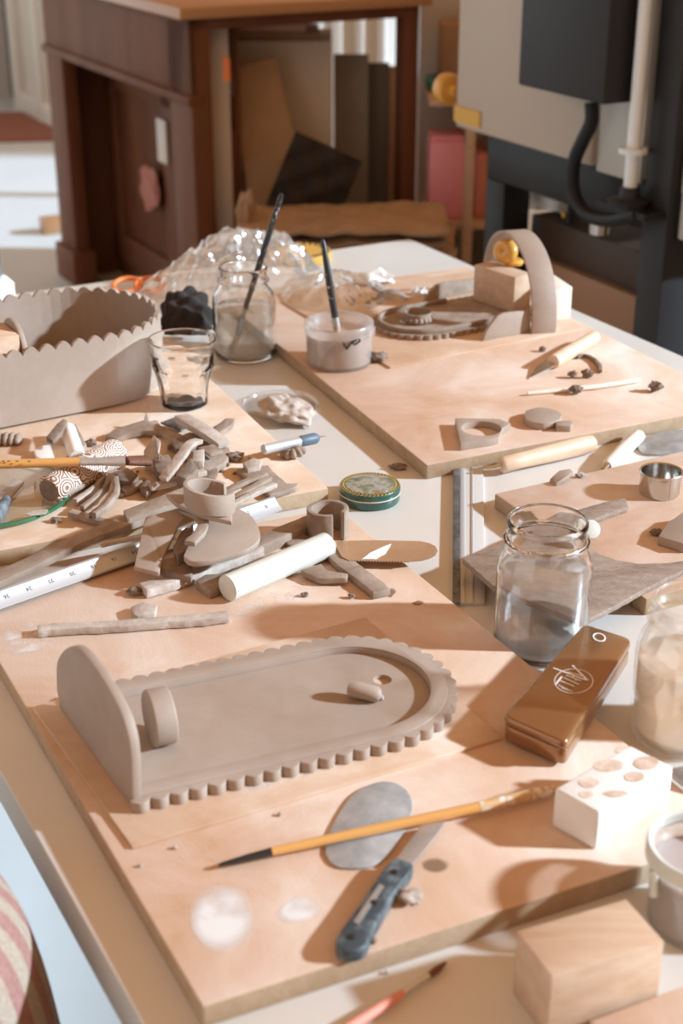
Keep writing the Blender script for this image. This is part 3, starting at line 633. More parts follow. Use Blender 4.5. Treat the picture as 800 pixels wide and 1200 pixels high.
# gold woven band roll and tissue, spoon
gp = P(352, 306, .004)
t = thing('ribbon_roll', 'flat coil of golden patterned ribbon behind the black brush handle', 'ribbon', P(352, 306, 0))
MB().lathe([(.012, .001), (.052, .001), (.054, .008), (.052, .016), (.012, .015)], P(352, 304, 0), 40, closed=True).build('coil', 'gold_leaf', t)
mk = MB()
for i in range(26):
    a = 2*math.pi*i/26; mk.box(P(352, 304, 0) + Vector((.045*math.cos(a), .045*math.sin(a), .0160)), .010, .004, .0012, (math.cos(a + .5), math.sin(a + .5), 0), (-math.sin(a + .5), math.cos(a + .5), 0))
mk.build('dark_marks', 'ink', t)
solo(MB().ball(P(437, 327, BH + .008), .028, .014, .013, 4, .7, 2.6, 3), 'paper_tissue', 'small crumpled white tissue at the table\'s back beside the spoon', 'tissue', 'paper_white')
solo(MB().ball(P(491, 343, BH + .006), .012, .007, .008, 9, .8, 2.6, 3), 'paper_tissue', 'tiny crumpled white paper scrap right of the spoon', 'tissue', 'paper_white')
solo(MB().ball(P(521, 341, BH + .006), .010, .008, .008, 12, .8, 2.6, 3), 'paper_tissue', 'tiny white paper scrap against the dark clay wall', 'tissue', 'paper_white')
t = thing('spoon', 'dull metal spoon bowl lying behind the clay ring tray', 'spoon', P(462, 345, BH))
spn = MB(); spc = P(461, 342, BH + .010); sa = (P(481, 352, BH) - P(441, 333, BH)).normalized(); sbn = Vector((-sa.y, sa.x, 0))
spn.grid(lambda u, v: spc + sa*(.036*v*math.cos(2*math.pi*u)) + sbn*(.021*v*math.sin(2*math.pi*u)) + Vector((0, 0, .012*(1 - v*v) - .009)), 33, 9)
spn.grid(lambda u, v: spc + sa*(.036*v*math.cos(2*math.pi*u)) + sbn*(.021*v*math.sin(2*math.pi*u)) + Vector((0, 0, .0105*(1 - v*v) - .0095)), 33, 9)
spn.build('bowl', 'steel_dull', t, ang=60)
MB().ribbon([spc - sa*.034 + Vector((0, 0, -.007)), spc - sa*.06 + Vector((0, 0, -.006)), spc - sa*.09 + Vector((0, 0, -.007))], .007, .0016).build('handle', 'steel_dull', t)
# ================================================================== arched clay piece
az0 = TZ + SH
ap = thing('clay_tray', 'unfired clay tray with raised oval ring, low walls and tall arched strip', 'clay tray', P(545, 390, SH))
ca, cb = P(491, 382, SH), P(600, 366, SH); ad = (P(640, 356, SH) - P(484, 385, SH)); ad.z = 0; ad.normalize(); an = Vector((-ad.y, ad.x, 0))
ca.z = 0
R1 = .0640
c_end = ca + ad*.16
ol = scallop(stadium(c_end, ca, R1, 28, 24), .0009, .0128, .005)
MB().holed(ol, [], az0, az0 + .007).build('scalloped_base', 'clay', ap, bevel=.0006)
ro = stadium(c_end - ad*.075, ca, R1 - .004); ri = stadium(c_end - ad*.075, ca, R1 - .009)
MB().prism([Vector((p.x, p.y, az0 + .0135)) for p in ro] + [Vector((p.x, p.y, az0 + .0135)) for p in ri[::-1]], .0064).build('oval_ring', 'clay', ap, bevel=.0008)
# near low wall, far low wall
def upright(l, nv, t, name, m='clay_smooth', par=ap, base=None, sm=0):
    a = P(*base); p = [PV(x, y, a, nv) for x, y in l]
    p = [Vector((q.x, q.y, max(q.z, az0 + .0002))) for q in p]
    return MB().prism(p, Vector((nv[0], nv[1], 0)).normalized()*t).build(name, m, par, bevel=.0009)
nw = [(566, 400), (570, 389), (577, 378), (584, 370), (592, 367), (621, 364), (622, 391)]
upright(nw, (an.x, an.y), .006, 'near_wall', base=(566, 400, SH))
fw = [(497, 354), (504, 342), (512, 334), (522, 331), (557, 327), (557, 348)]
upright(fw, (an.x, an.y), .006, 'far_wall', 'clay', base=(497, 354, SH))
# arched strip: from the near side up and over to the far side
aw = P(622, 391, SH); a1 = P(649, 388, SH); awid = (a1 - aw).length
topz = hgt(608, 364, SH, 278)
nb = aw.lerp(a1, .5); fb = P(578, 339, SH); nd = (fb - nb); nd.z = 0; nd.normalize(); arc = []
for i in range(41):
    a = math.pi*i/40; k = .5 - .5*math.cos(a); zz = (topz - SH)*(math.sin(a)**.75)
    q = nb.lerp(fb, k); arc.append(Vector((q.x, q.y, az0 + zz)))
def arcup(s): a = math.pi*s; return Vector((-nd.x*math.cos(a), -nd.y*math.cos(a), math.sin(a) + .02))
amb = MB().ribbon(arc, awid, .0055, arcup); amb.v = [Vector((v.x, v.y, max(v.z, az0 + .0002))) for v in amb.v]
amb.build('arched_strip', 'clay_smooth', ap, bevel=.0008)
def block(name, label, near, right, left, h, toppy, m, bevel=.001, cat='block'):
    n, r, l = P(*near, h), P(*right, h), P(*left, h); ht = hgt(near[0], near[1], h, toppy) - h
    top = [n, r, r + (l - n), l]; top = [p + Vector((0, 0, ht)) for p in top]
    return solo(MB().prism(top, ht), name, label, cat, m, bevel=bevel)
block('wood_block', 'square wooden block standing inside the arched clay strip', (601, 367), (621, 362), (554, 351), SH + .0072, 325, 'wood_block')
block('wood_block', 'whitish wooden block standing to the right behind the arched clay strip', (646, 377), (668, 373), (626, 362), SH, 340, 'pale_wood')
kp = P(590, 352, SH + .0072); kz2 = TZ + hgt(601, 367, SH + .0072, 325) + .0005
yk = thing('yellow_knob', 'glossy yellow rounded knob sitting on the wooden block under the arch', 'knob', Vector((kp.x, kp.y, kz2)))
yc = Vector((kp.x + .000, kp.y + .005, kz2))
MB().lathe([(0, 0), (.014, .0), (.016, .004), (.012, .008), (0, .008)], yc + Vector((.012, 0, 0)), 32).build('base', 'yellow_glaze', yk)
yax = Vector((-.75, -.6, .25)).normalized(); yu = yax.cross(Vector((0, 0, 1))).normalized(); yw = yu.cross(yax)
MB().tube([yc + Vector((0, 0, .0195)) + yu*(.0115*math.cos(a)) + yw*(.0085*math.sin(a)) for a in [2*math.pi*i/40 for i in range(41)]], .0100, 18, up=yax).build('ring_body', 'yellow_glaze', yk, ang=80)
# clay bracelet with scalloped band
gbk = P(489, 376, SH + .0075); rg = []
t = thing('clay_ring', 'small clay ring with beaded lower edge lying inside the oval tray', 'clay ring', gbk)
for i in range(37): a = 2*math.pi*i/36; rg.append(gbk + Vector((.0195*math.cos(a), .0195*math.sin(a), .004)))
rm = MB(); rm.lathe([(.0175, .003), (.0200, .003), (.0205, .014), (.0180, .014)], gbk, 40, closed=True); rm.build('band', 'clay', t)
for i in range(7):
    a = math.radians(200 + i*20); MB().ball(gbk + Vector((.020*math.cos(a), .020*math.sin(a), .0045)), .0042, .0042, .0044, i, 0).build('bead', 'clay', t)
# ================================================================== tools on right back board
def rodthing(name, label, cat, parts, loc, group=None):
    t = thing(name, label, cat, loc, group)
    for nm, m, pts, rad, fl in parts: MB().tube(pts, rad, 18, fl).build(nm, m, t, ang=50)
    return t
a, b = P(648, 424, BH + .010), P(698, 394, BH + .010)
t = rodthing('clay_knife', 'short-bladed knife with wooden handle on the right back board', 'knife', [('handle', 'beech', [a, a.lerp(b, .04), a.lerp(b, .3), a.lerp(b, .8), a.lerp(b, .97), b], [.0088, .0098, .0098, .0092, .0085, .006], 1)], P(670, 415, BH))
MB().prism([P(644, 418, BH + .010), P(651, 428, BH + .010), P(634, 436, BH + .005), P(620, 443, BH + .002), P(628, 430, BH + .005)], .0012).build('blade', 'steel', t)
rodthing('clay_tool', 'thin white modelling stick lying across the right back board', 'stick', [('stick', 'pale_wood', [P(618, 461, BH + .003), P(640, 459, BH + .003), P(700, 453, BH + .004), P(745, 446, BH + .004), P(749, 445, BH + .004)], [.0022, .0026, .0032, .003, .0026], 1)], P(680, 455, BH))
def crumb(label, px, py, rpx, h=BH, m='clay_dark', fl=.7, seed=None, name='clay_crumb', cat='clay crumb', group=None, amp=.7, ry=.8, rot=0):
    c = P(px, py, h); r = PX(c, rpx); seed = seed if seed is not None else px*.13 + py
    mb = MB().ball(c + Vector((0, 0, r*fl*.8)), r, r*ry, r*fl, seed, amp, 2.2, 3, rot)
    zmin = min(v.z for v in mb.v); mb.v = [v + Vector((0, 0, c.z - zmin)) for v in mb.v]
    return solo(mb, name, label, cat, m, group, ang=60)
crumb('dark clay crumb alone near the right edge of the back board', 768, 459, 8)
crumb('dark clay crumb touching the thin white stick', 674, 462, 7)
crumb('small clay crumb right of the knife blade tip', 670, 443, 5)
crumb('lumpy clay crumb just above the white stick', 688, 443, 7, ry=.5)
crumb('tiny clay crumb left of the wooden knife handle', 635, 412, 4)
crumb('clay crumb clump beside the slip tub', 443, 424, 10, fl=.5)
t = strip('clay_coil', 'short twisted coil of dark clay behind the knife handle', [(676, 420, BH + .001), (684, 418, BH + .001), (694, 422, BH + .001), (702, 430, BH + .001), (703, 437, BH + .001)], 4, .004, 'clay_dark')
slab('clay_disc', 'flat clay disc with torn left edge on the right back board', 'clay disc', [(616, 481, BH + .009), (632, 477, BH + .009), (650, 480, BH + .009), (658, 486, BH + .009), (652, 493, BH + .009), (634, 496, BH + .009), (618, 492, BH + .009), (614, 486, BH + .009)], .009, 'clay_smooth', smooth=4)
slab('clay_block', 'small clay bar end lying beside the flat clay disc', 'clay block', [(650, 494, BH + .008), (668, 492, BH + .008), (672, 495, BH + .008), (668, 499, BH + .008), (652, 499, BH + .008)], .008, 'clay_smooth')
fr = pts3([(533, 490, BH + .009), (585, 491, BH + .009), (598, 496, BH + .009), (588, 502, BH + .009), (584, 512, BH + .009), (572, 515, BH + .009), (540, 520, BH + .009)])
hc = P(564, 502, BH + .009)
solo(MB().holed(rag(fr, .0006), [ellipse(hc, .0235, .0235, (1, 0, 0), (0, 1, 0), 36)], TZ + BH, TZ + BH + .009), 'pierced_clay', 'square clay offcut with a round hole near the board corner', 'clay scrap', 'clay_smooth', bevel=.0008)
# loop tool with wooden handle
a, b = P(587, 545, .012), P(695, 519, .012)
rodthing('trimming_tool', 'long wooden-handled tool with metal ferrule lying in front of the back board', 'tool',
  [('handle', 'beech', [a, a.lerp(b, .02), a.lerp(b, .2), a.lerp(b, .6), a.lerp(b, .92), a.lerp(b, .985), b], [.008, .0098, .0092, .0108, .0110, .0098, .0065], 1),
   ('shank', 'steel', [P(566, 549, .010), P(578, 548, .011), a], [.0025, .003, .0035], 1)], P(640, 535, 0))
a, b = P(711, 546, .008), P(750, 509, .010)
rodthing('trimming_tool', 'white-handled tool lying beside the grey oval scraper', 'tool',
  [('handle', 'pale_wood', [a, a.lerp(b, .05), a.lerp(b, .5), a.lerp(b, .95), b], [.0055, .0075, .0088, .0078, .005], 1), ('tip', 'steel', [P(707, 551, .005), a], [.0035, .0045], 1)], P(730, 528, 0))
slab('metal_scraper', 'grey oval metal scraper lying at the right edge behind the cup', 'scraper', [(746, 522, .003), (752, 514, .003), (770, 507, .003), (800, 503, .003), (835, 503, .003), (850, 513, .003), (835, 524, .003), (800, 530, .003), (770, 532, .003), (752, 530, .003)], .003, 'tin_grey', amp=0, smooth=5, bevel=.0006)
slab('clay_scrap', 'folded pale clay chip lying at the far edge of the right-hand board', 'clay scrap', [(643, 562, BH + .004), (655, 551, BH + .012), (668, 549, BH + .011), (672, 553, BH + .009), (660, 560, BH + .008), (652, 566, BH + .004)], .005, 'clay_smooth')
crumb('pale clay crumb right of the folded chip on the right-hand board', 680, 559, 6, m='clay_dry', fl=.4)
# scraper / straight edge standing between boards
sp = thing('squeegee', 'flat metal straightedge with dark blade lying between the boards', 'straightedge', P(548, 610, 0))
def q4(l, h, t, name, m, par, bevel=.0005): MB().prism(pts3([(x, y, h) for x, y in l]), t).build(name, m, par, bevel=bevel)
q4([(531, 524), (566, 524), (568, 706), (531, 706)], .0035, .0035, 'plate', 'alu_matte', sp)
q4([(531, 524), (539, 524), (539, 706), (530, 706)], .0065, .003, 'dark_blade', 'gunmetal', sp)
q4([(539, 524), (544, 524), (545, 706), (539, 706)], .0055, .002, 'bright_rail', 'aluminium', sp)
q4([(552, 524), (554, 524), (555, 706), (552, 706)], .0045, .001, 'groove_line', 'aluminium', sp)
# combed crescent slab and its strip
cs = [(542, 654), (577, 686), (630, 707), (683, 728), (720, 710), (751, 692), (800, 668), (850, 652), (850, 648), (800, 657), (775, 660), (748, 660), (722, 656), (700, 648), (688, 636), (680, 622), (690, 611), (712, 602), (736, 594), (733, 583), (705, 589), (675, 598), (640, 612), (610, 626)]
slab('clay_offcut', 'large crescent of combed clay overhanging the right-hand board behind the jar', 'clay offcut', [(x, y, BH + .0065) for x, y in cs], .006, 'clay_combed', amp=.0012)
mk = MB()
slab('clay_scrap', 'clay corner piece at the right edge in front of the steel cup', 'clay scrap', [(771, 628, BH + .010), (782, 612, BH + .012), (800, 600, BH + .013), (830, 596, BH + .013), (830, 634, BH + .011), (800, 637, BH + .011)], .010, 'clay_smooth')
crumb('dark clay crumb left of the corner piece by the cup', 768, 627, 7, fl=.4)
dcx = P(690, 632, BH + .0066)
solo(MB().lathe([(0, 0), (.0095, 0), (.010, .002), (.0095, .004), (0, .004)], dcx + Vector((0, 0, .0105)), 32, (.15, -.8, .6)), 'plastic_disc', 'small translucent white disc leaning just right of the water jar', 'disc', 'white_plastic', bevel=.0004)
# ================================================================== green tin
tb_ = P(433, 585, 0); tR = PX(tb_, 36); tH = hgt(433, 585, 0, 567)
t = thing('round_tin', 'round dark green tin with painted lid on the white table', 'tin', tb_)
MB().lathe([(0, 0), (tR*.95, 0), (tR*.985, .002), (tR*.985, tH*.56), (0, tH*.56)], tb_, 56).build('tin_body', 'green_tin', t)
lid = MB().lathe([(0, tH*.565), (tR, tH*.565), (tR, tH*.86), (tR*.965, tH*.97), (tR*.92, tH*1.0), (tR*.91, tH*.985), (0, tH*1.0)], tb_, 56).build('lid', 'green_tin', t)
sub(MB().lathe([(0, tH*.99), (tR*.80, tH*.99), (tR*.80, tH*1.02), (tR*.6, tH*1.05), (0, tH*1.08)], tb_, 56), 'painted_panel', 'painted_lid', lid)
sub(MB().lathe([(tR*.99, tH*.565), (tR*1.015, tH*.565), (tR*1.015, tH*.62), (tR*.99, tH*.62)], tb_, 56, closed=True), 'rim_line', 'cream_line', lid)
lf = MB()
for i in range(44):
    a = 2*math.pi*i/44
    for s in (-1, 1):
        rr = tR*(.895 + .040*s); c = tb_ + Vector((rr*math.cos(a), rr*math.sin(a), tH*(1.012 if s < 0 else .995))); aa = a + math.pi/2 + s*.55
        x, y = Vector((math.cos(aa), math.sin(aa), 0)), Vector((-math.sin(aa), math.cos(aa), 0))
        lf.prism([c + x*.0022, c + y*.0008, c - x*.0022, c - y*.0008], .0012)
sub(lf, 'leaf_border', 'gold_leaf', lid)
crumb('dark clay crumb on the white table right of the green tin', 466, 550, 10, 0, fl=.35, ry=.45)
# clear lid with shell lump, craft knife, clay shell
cl = P(328, 477, 0)
MBx = MB().lathe([(0, 0), (.046, 0), (.049, .003), (.0495, .006), (.0475, .006), (.046, .002), (0, .0016)], cl, 48)
solo(MBx, 'plastic_saucer', 'clear round plastic lid on the white table under the clay lump', 'lid', 'clear_plastic')
lc = P(338, 480, .016); lmb = MB().ball(Vector((0, 0, 0)), .034, .027, .012, 4, .30, 2.2, 5); lq = Matrix.Rotation(-.35, 3, 'Z') @ Matrix.Rotation(.22, 3, 'Y')
lmb.v = [lc + lq @ (v + Vector((noise.noise(v*90), noise.noise(v*90 + Vector((5, 5, 5))), noise.noise(v*120)))*.0025) for v in lmb.v]
solo(lmb, 'clay_lump', 'rough dry clay lump lying on the clear plastic lid', 'clay lump', 'clay_dry', ang=70)
a, b = P(308, 527, BH + .016), P(372, 513, .030)
t = rodthing('craft_knife', 'silver craft knife with blue grip resting over the board edge', 'knife',
  [('handle', 'aluminium', [a, a.lerp(b, .01), a.lerp(b, .66)], [.0048, .0058, .0056], 1), ('grip', 'blue_grip', [a.lerp(b, .66), a.lerp(b, .7), a.lerp(b, .95), b], [.0056, .0066, .0066, .0045], 1)], P(340, 520, BH))
MB().prism([b + Vector((-.002, 0, .002)), b + Vector((-.002, 0, -.002)), P(382, 511, .030)], Vector((0, .0006, 0))).build('blade', 'steel', t)
sh = MB(); shc = P(343, 535, BH)
for i in range(5):
    a = math.radians(200 + i*38); sh.ball(shc + Vector((.007*math.cos(a), .006*math.sin(a), .004 + .001*i)), .009, .0042, .006, i, .2, rot=a)
solo(sh, 'clay_shell', 'ribbed clay shell curl lying under the craft knife', 'clay shell', 'clay', ang=60)
sh = MB(); shc = P(8, 520, BH)
for i in range(5): sh.ball(shc + Vector((-.014 + .007*i, .0, .006)), .0046, .012, .0085 - .001*abs(i - 2), i, .1)
solo(sh, 'clay_shell', 'ribbed clay shell at the left edge behind the wide brush', 'clay shell', 'clay', ang=60)
# ================================================================== left pile: tools
a, b = P(57, 575, BH + .017), P(138, 529, BH + .019)
t = thing('texture_roller', 'clay roller carved with white scroll pattern under the wide brush', 'roller', P(95, 552, BH))
MB().tube([a, a.lerp(b, .03), a.lerp(b, .5), a.lerp(b, .95), a.lerp(b, .985), b], [.0135, .0160, .0165, .0165, .0150, .011], 36).build('carved_body', 'scroll_clay', t, ang=50)
da = (a - b).normalized(); MB().lathe([(0, 0), (.0125, 0), (.0120, .0008), (0, .001)], a - da*.0001, 32, da).build('end_face', 'clay_dark', t)
a = P(-60, 546, BH + .043); b = P(94, 541, BH + .041); c = P(147, 540, BH + .039); d = P(172, 540, BH + .032)
t = thing('wide_brush', 'flat brush with orange varnished handle lying across the carved roller', 'brush', P(60, 545, BH + .03))
MB().tube([a, a.lerp(b, .4), b], [.004, .0060, .0062], 20, .75).build('handle', 'brush_orange', t)
MB().tube([b, b.lerp(c, .1), b.lerp(c, .2), b.lerp(c, .3), b.lerp(c, .4), c], [.0066, .0072, .0066, .0072, .0070, .0095], 24, .55).build('ferrule', 'steel_dull', t)
MB().tube([c, c.lerp(d, .3), c.lerp(d, .8), d], [.0088, .0095, .0104, .0108], 24, .5).build('bristles', 'bristle_brown', t)
mk = MB()
for x in (4, 10, 20, 34): mk.box(P(x, 540.5, BH + .0474), .003, .0016, .0004)
mk.build('printed_mark', 'ink', t)
a, b = P(79, 503, BH + .010), P(91, 536, BH + .010)
rodthing('plaster_stick', 'white plaster stick leaning behind the carved roller', 'stick', [('stick', 'plaster', [a, a.lerp(b, .03), a.lerp(b, .97), b], [.008, .0092, .0092, .0085], 1)], P(84, 520, BH))
slab('plaster_disc', 'flat white plaster disc behind the orange brush handle', 'disc', [(40, 529, BH + .008), (46, 523, BH + .008), (60, 521, BH + .008), (76, 523, BH + .008), (82, 529, BH + .008), (76, 536, BH + .008), (60, 538, BH + .008), (45, 536, BH + .008)], .007, 'plaster', amp=0, smooth=4)
slab('clay_scrap', 'dark folded clay flap on top of the white plaster stick', 'clay scrap', [(54, 512, BH + .022), (66, 497, BH + .026), (74, 490, BH + .026), (79, 493, BH + .026), (72, 506, BH + .024), (62, 516, BH + .020)], .006, 'clay_dark')
slab('clay_scrap', 'narrow clay sliver right of the white plaster stick', 'clay scrap', [(84, 498, BH + .012), (89, 497, BH + .012), (101, 520, BH + .012), (97, 524, BH + .012)], .009)
crumb('small clay crumb behind the carved end of the roller', 107, 523, 6)
# wooden spatula and glass disc at far left
t = thing('palette_knife', 'small trowel with worn steel blade at the left edge', 'tool', P(8, 585, BH))
MB().prism(pts3([(-8, 586, BH + .008), (16, 560, BH + .008), (28, 564, BH + .008), (6, 590, BH + .008)]), .003).build('blade', 'steel_dull', t, bevel=.0005)
MB().tube([P(8, 585, BH + .009), P(0, 598, BH + .009), P(-14, 616, BH + .010)], [.0045, .0065, .0075], 16).build('handle', 'blue_handle', t)
gd = thing('glass_disc', 'clear glass disc with green rim at the left edge of the board', 'glass disc', P(10, 592, BH))
gc = P(-10, 580, BH + .0035); gdr = PX(gc, 93)
MB().lathe([(0, 0), (gdr*.974, 0), (gdr*.974, .003), (0, .003)], gc, 64).build('disc', 'green_glass', gd)
MB().lathe([(gdr*.975, -.0002), (gdr, -.0002), (gdr, .0036), (gdr*.975, .0036)], gc, 64, closed=True).build('rim', 'green_glass_edge', gd)
slab('paper_scrap', 'torn pale paper scrap lying on the glass disc', 'paper', [(30, 602, BH + .009), (42, 598, BH + .009), (56, 597, BH + .009), (54, 602, BH + .009), (36, 604, BH + .009)], .0008, 'clay_dry', bevel=0)
# scale ruler
ru = thing('scale_ruler', 'long white aluminium scale ruler running under the clay scraps', 'ruler', P(100, 665, BH + .02))
r0, r1 = P(-40, 728, BH + .0035), P(330, 598, BH + .0035); rd = (r1 - r0).normalized(); rn = Vector((-rd.y, rd.x, 0)); rl = (r1 - r0).length
prof = [(-.0005, 0), (-.0005, .002), (.0105, .0085), (.0115, .0110), (.0150, .0110), (.0160, .0085), (.0270, .002), (.0270, 0)]
mbr = MB(); mbr.prism([r0 + rn*x + Vector((0, 0, z)) for x, z in prof], rd*rl); ruo = mbr.build('bar', 'aluminium', ru)
tk = MB(); nm = MB()
sl = Vector((0, .011, .0065)).normalized()
for i in range(int(rl/.0030)):
    ln = .0026 if i % 5 else .0042
    c = r0 + rd*(i*.003 + .002); y0 = .0006; z0 = .00205 + y0*.59
    ayv = (rn*.011 + Vector((0, 0, .0065))).normalized()
    q = c + rn*y0 + Vector((0, 0, z0 + .0002)); tk.add([q - rd*.0002, q + rd*.0002, q + rd*.0002 + ayv*ln, q - rd*.0002 + ayv*ln], [(0, 1, 2, 3)])
tk.build('graduations', 'ink', ru, flip=False)
for i in range(15):
    q = r0 + rd*(rl - .015 - i*.0232) + rn*.0072 + Vector((0, 0, .0063)); text(nm, str(2*i), .0058, q, -rd, -ayv, .0004)
for i in range(8):
    q = r0 + rd*(.03 + i*.045) + rn*.0205 + Vector((0, 0, .0063)); ay2 = (rn*.011 - Vector((0, 0, .0065))).normalized(); text(nm, str(i + 1), .006, q, rd, ay2, .0005)
nm.build('numerals', 'ink', ru, flip=False)
# white plastic rod, serrated kidney, clay curls right of the pile
a, b = P(265, 690, BH + .013), P(384, 638, BH + .013)
rodthing('plastic_rod', 'thick white plastic rod lying on the large board', 'rod', [('rod', 'white_plastic', [a, a.lerp(b, .012), a.lerp(b, .988), b], [.0105, .0128, .0128, .0108], 1)], P(325, 668, BH))
hb = P(340, 640, BH)
kdn = thing('serrated_rib', 'shiny brass-coloured serrated metal rib beside the white rod', 'rib', P(450, 648, BH))
kk = pts3([(394, 634, BH + .010), (440, 633, BH + .009), (492, 634, BH + .008), (503, 636.5, BH + .008), (510, 640, BH + .008), (512.5, 645, BH + .008), (510, 650, BH + .008), (503, 654, BH + .008), (493, 656.5, BH + .008)])
for i in range(42):
    f = i/41; x = 480 - f*70; kk.append(P(x, 657.5 + (1.2 if i % 2 else 0) - f*1.5, BH + .0085))
kk += pts3([(400, 652, BH + .0095), (395, 643, BH + .010)])
mat('rib_metal', (.66, .47, .31), .28, .6, c2=(.56, .38, .24), scale=18)
MB().prism(kk, .0010).build('blade', 'rib_metal', kdn)
MB().prism(rag(pts3([(424, 655, BH + .0090), (433, 648, BH + .0090), (446, 642, BH + .0090), (458, 637, BH + .0090), (452, 648, BH + .0090), (440, 655, BH + .0090)]), .001, .004), .0004).build('clay_smear', 'paper_white', kdn)
def standring(name, label, c, rx, ry, z0, hgt_, t, a0, a1, m='clay', jit=.0006, rot=0, tilt=0, cat='clay scrap'):
    p = []
    for i in range(37):
        a = math.radians(a0 + (a1 - a0)*i/36); x, y = rx*math.cos(a), ry*math.sin(a); x, y = x*math.cos(rot) - y*math.sin(rot), x*math.sin(rot) + y*math.cos(rot)
        p.append(Vector((c.x + x, c.y + y, c.z + z0 + hgt_/2 + tilt*x)))
    mb = MB(); n = len(p); vs = []; fs = []
    for k in range(n):
        tt = (p[min(k + 1, n - 1)] - p[max(k - 1, 0)]).normalized(); nv = Vector((tt.y, -tt.x, 0)).normalized(); hh = hgt_/2*(1 + .06*noise.noise(p[k]*60))
        for aa, bb in ((0, -1), (1, -1), (1, 1), (0, 1)): vs.append(p[k] + nv*(aa*t + random.uniform(-jit, jit)*.4) + Vector((0, 0, bb*hh)))
    for k in range(n - 1):
        for i in range(4): fs.append((k*4 + i, k*4 + (i + 1) % 4, k*4 + 4 + (i + 1) % 4, k*4 + 4 + i))
    fs += [(3, 2, 1, 0), tuple((n - 1)*4 + i for i in range(4))]
    mb.add(vs, fs); return solo(mb, name, label, cat, m, bevel=.0006)
standring('clay_curl', 'open clay curl standing upright left of the serrated rib', P(384, 628, BH), .0165, .0150, .0006, .031, .0048, -60, 265, rot=.4)
slab('clay_scrap', 'flat clay strip end beneath the standing curl', 'clay scrap', [(328, 630, BH + .005), (345, 624, BH + .005), (364, 628, BH + .005), (366, 638, BH + .005), (340, 639, BH + .005)], .005)
strip('clay_scrap', 'bent clay hook lying below the serrated rib', [(388, 650, BH + .001), (402, 664, BH + .001), (420, 678, BH + .001), (436, 690, BH + .001), (447, 700, BH + .001)], 22, .007)
slab('clay_scrap', 'short broken clay strip in front of the white rod end', 'clay scrap', [(352, 668, BH + .008), (376, 660, BH + .010), (382, 668, BH + .010), (408, 672, BH + .0095), (406, 677, BH + .0095), (374, 678, BH + .008)], .006)
slab('clay_strip', 'long reddish clay strip beside the ruler\'s far end', 'clay strip', [(290, 632, BH + .012), (365, 601, BH + .012), (372, 603, BH + .012), (372, 612, BH + .012), (300, 642, BH + .012)], .012, 'clay')
# strip lying alone in front
strip('clay_strip', 'long narrow clay strip lying alone in front of the ruler', [(45, 744, BH + .0005), (74, 741, BH + .001), (140, 738, BH + .001), (200, 733, BH + .001), (240, 730, BH + .001), (268, 726, BH + .001)], 15, .007, 'clay_dry', jit=.0007)
slab('clay_crumb', 'small flat clay chip in front of the ruler', 'clay crumb', [(153, 711, BH + .007), (168, 705, BH + .008), (184, 708, BH + .008), (182, 717, BH + .008), (160, 722, BH + .007), (155, 718, BH + .007)], .007, 'clay_dry')
crumb('tiny clay crumb between the ruler and the combed strip', 158, 697, 8, fl=.5)
strip('clay_strip', 'clay strip with netted texture lying in front of the paddle', [(168, 697, BH + .001), (200, 688, BH + .001), (240, 673, BH + .001), (275, 660, BH + .001), (304, 648, BH + .002)], 20, .009, 'clay_dusty')
slab('clay_scrap', 'thick clay stub left of the white rod', 'clay scrap', [(229, 680, BH + .010), (240, 673, BH + .011), (262, 672, BH + .011), (300, 655, BH + .010), (296, 663, BH + .010), (256, 688, BH + .010), (246, 692, BH + .009)], .010)
# ================================================================== left pile: clay scraps
b2 = BH
strip('clay_strip', 'very long clay strip slanting from the left edge beside the ruler', [(-20, 692, BH + .0005), (40, 664, BH + .006), (90, 640, BH + .015), (130, 624, BH + .021), (175, 607, BH + .021)], 24, .007, 'clay')
strip('clay_strip', 'narrow pale clay strip crossing over the ruler', [(118, 641, BH + .020), (140, 636, BH + .021), (168, 631, BH + .023)], 7, .004, 'clay_dry')
strip('clay_strip', 'curved thin clay sliver pointing left under the scrap pile', [(82, 604, BH + .004), (100, 609, BH + .003), (130, 617, BH + .003), (168, 616, BH + .004), (190, 610, BH + .006)], 10, .006, 'clay')
slab('clay_bar', 'square-ended clay bar lying in the middle of the pile', 'clay scrap', [(144, 598, BH + .034), (216, 570, BH + .034), (236, 574, BH + .034), (236, 580, BH + .034), (150, 609, BH + .032)], .010, 'clay')
slab('clay_plate', 'flat leaning clay plate with square corners on the ruler', 'clay scrap', [(157, 664, BH + .022), (170, 606, BH + .045), (219, 592, BH + .050), (212, 608, BH + .046), (191, 652, BH + .024), (186, 671, BH + .020)], .0045, 'clay_smooth', amp=.0004)
pad = thing('clay_paddle', 'large rounded clay tongue lying on top of the pile front', 'clay offcut', P(262, 628, BH + .03))
pp = pts3([(215, 651, BH + .034), (226, 626, BH + .037), (240, 607, BH + .040), (258, 596, BH + .040), (278, 595, BH + .040), (296, 606, BH + .040), (304, 622, BH + .038), (302, 634, BH + .036), (288, 644, BH + .034), (266, 651, BH + .032), (240, 657, BH + .031), (222, 657, BH + .031)])
MB().prism(smooth_path(pp + [pp[0]], 4)[:-1], .006).build('tongue', 'clay_smooth', pad, bevel=.001)
slab('clay_plate', 'thin flat clay slat lying under the curled band on the pile', 'clay scrap', [(194, 578, BH + .061), (204, 575, BH + .062), (272, 602, BH + .054), (271, 611, BH + .053), (238, 604, BH + .054), (205, 589, BH + .058)], .0045, 'clay_smooth', amp=.0004)
standring('clay_curl', 'curled clay band like a cuff standing on top of the pile', P(246, 596, BH + .056), .0200, .0165, .002, .021, .0045, 40, 350, rot=.2, tilt=-.25, m='clay_smooth')
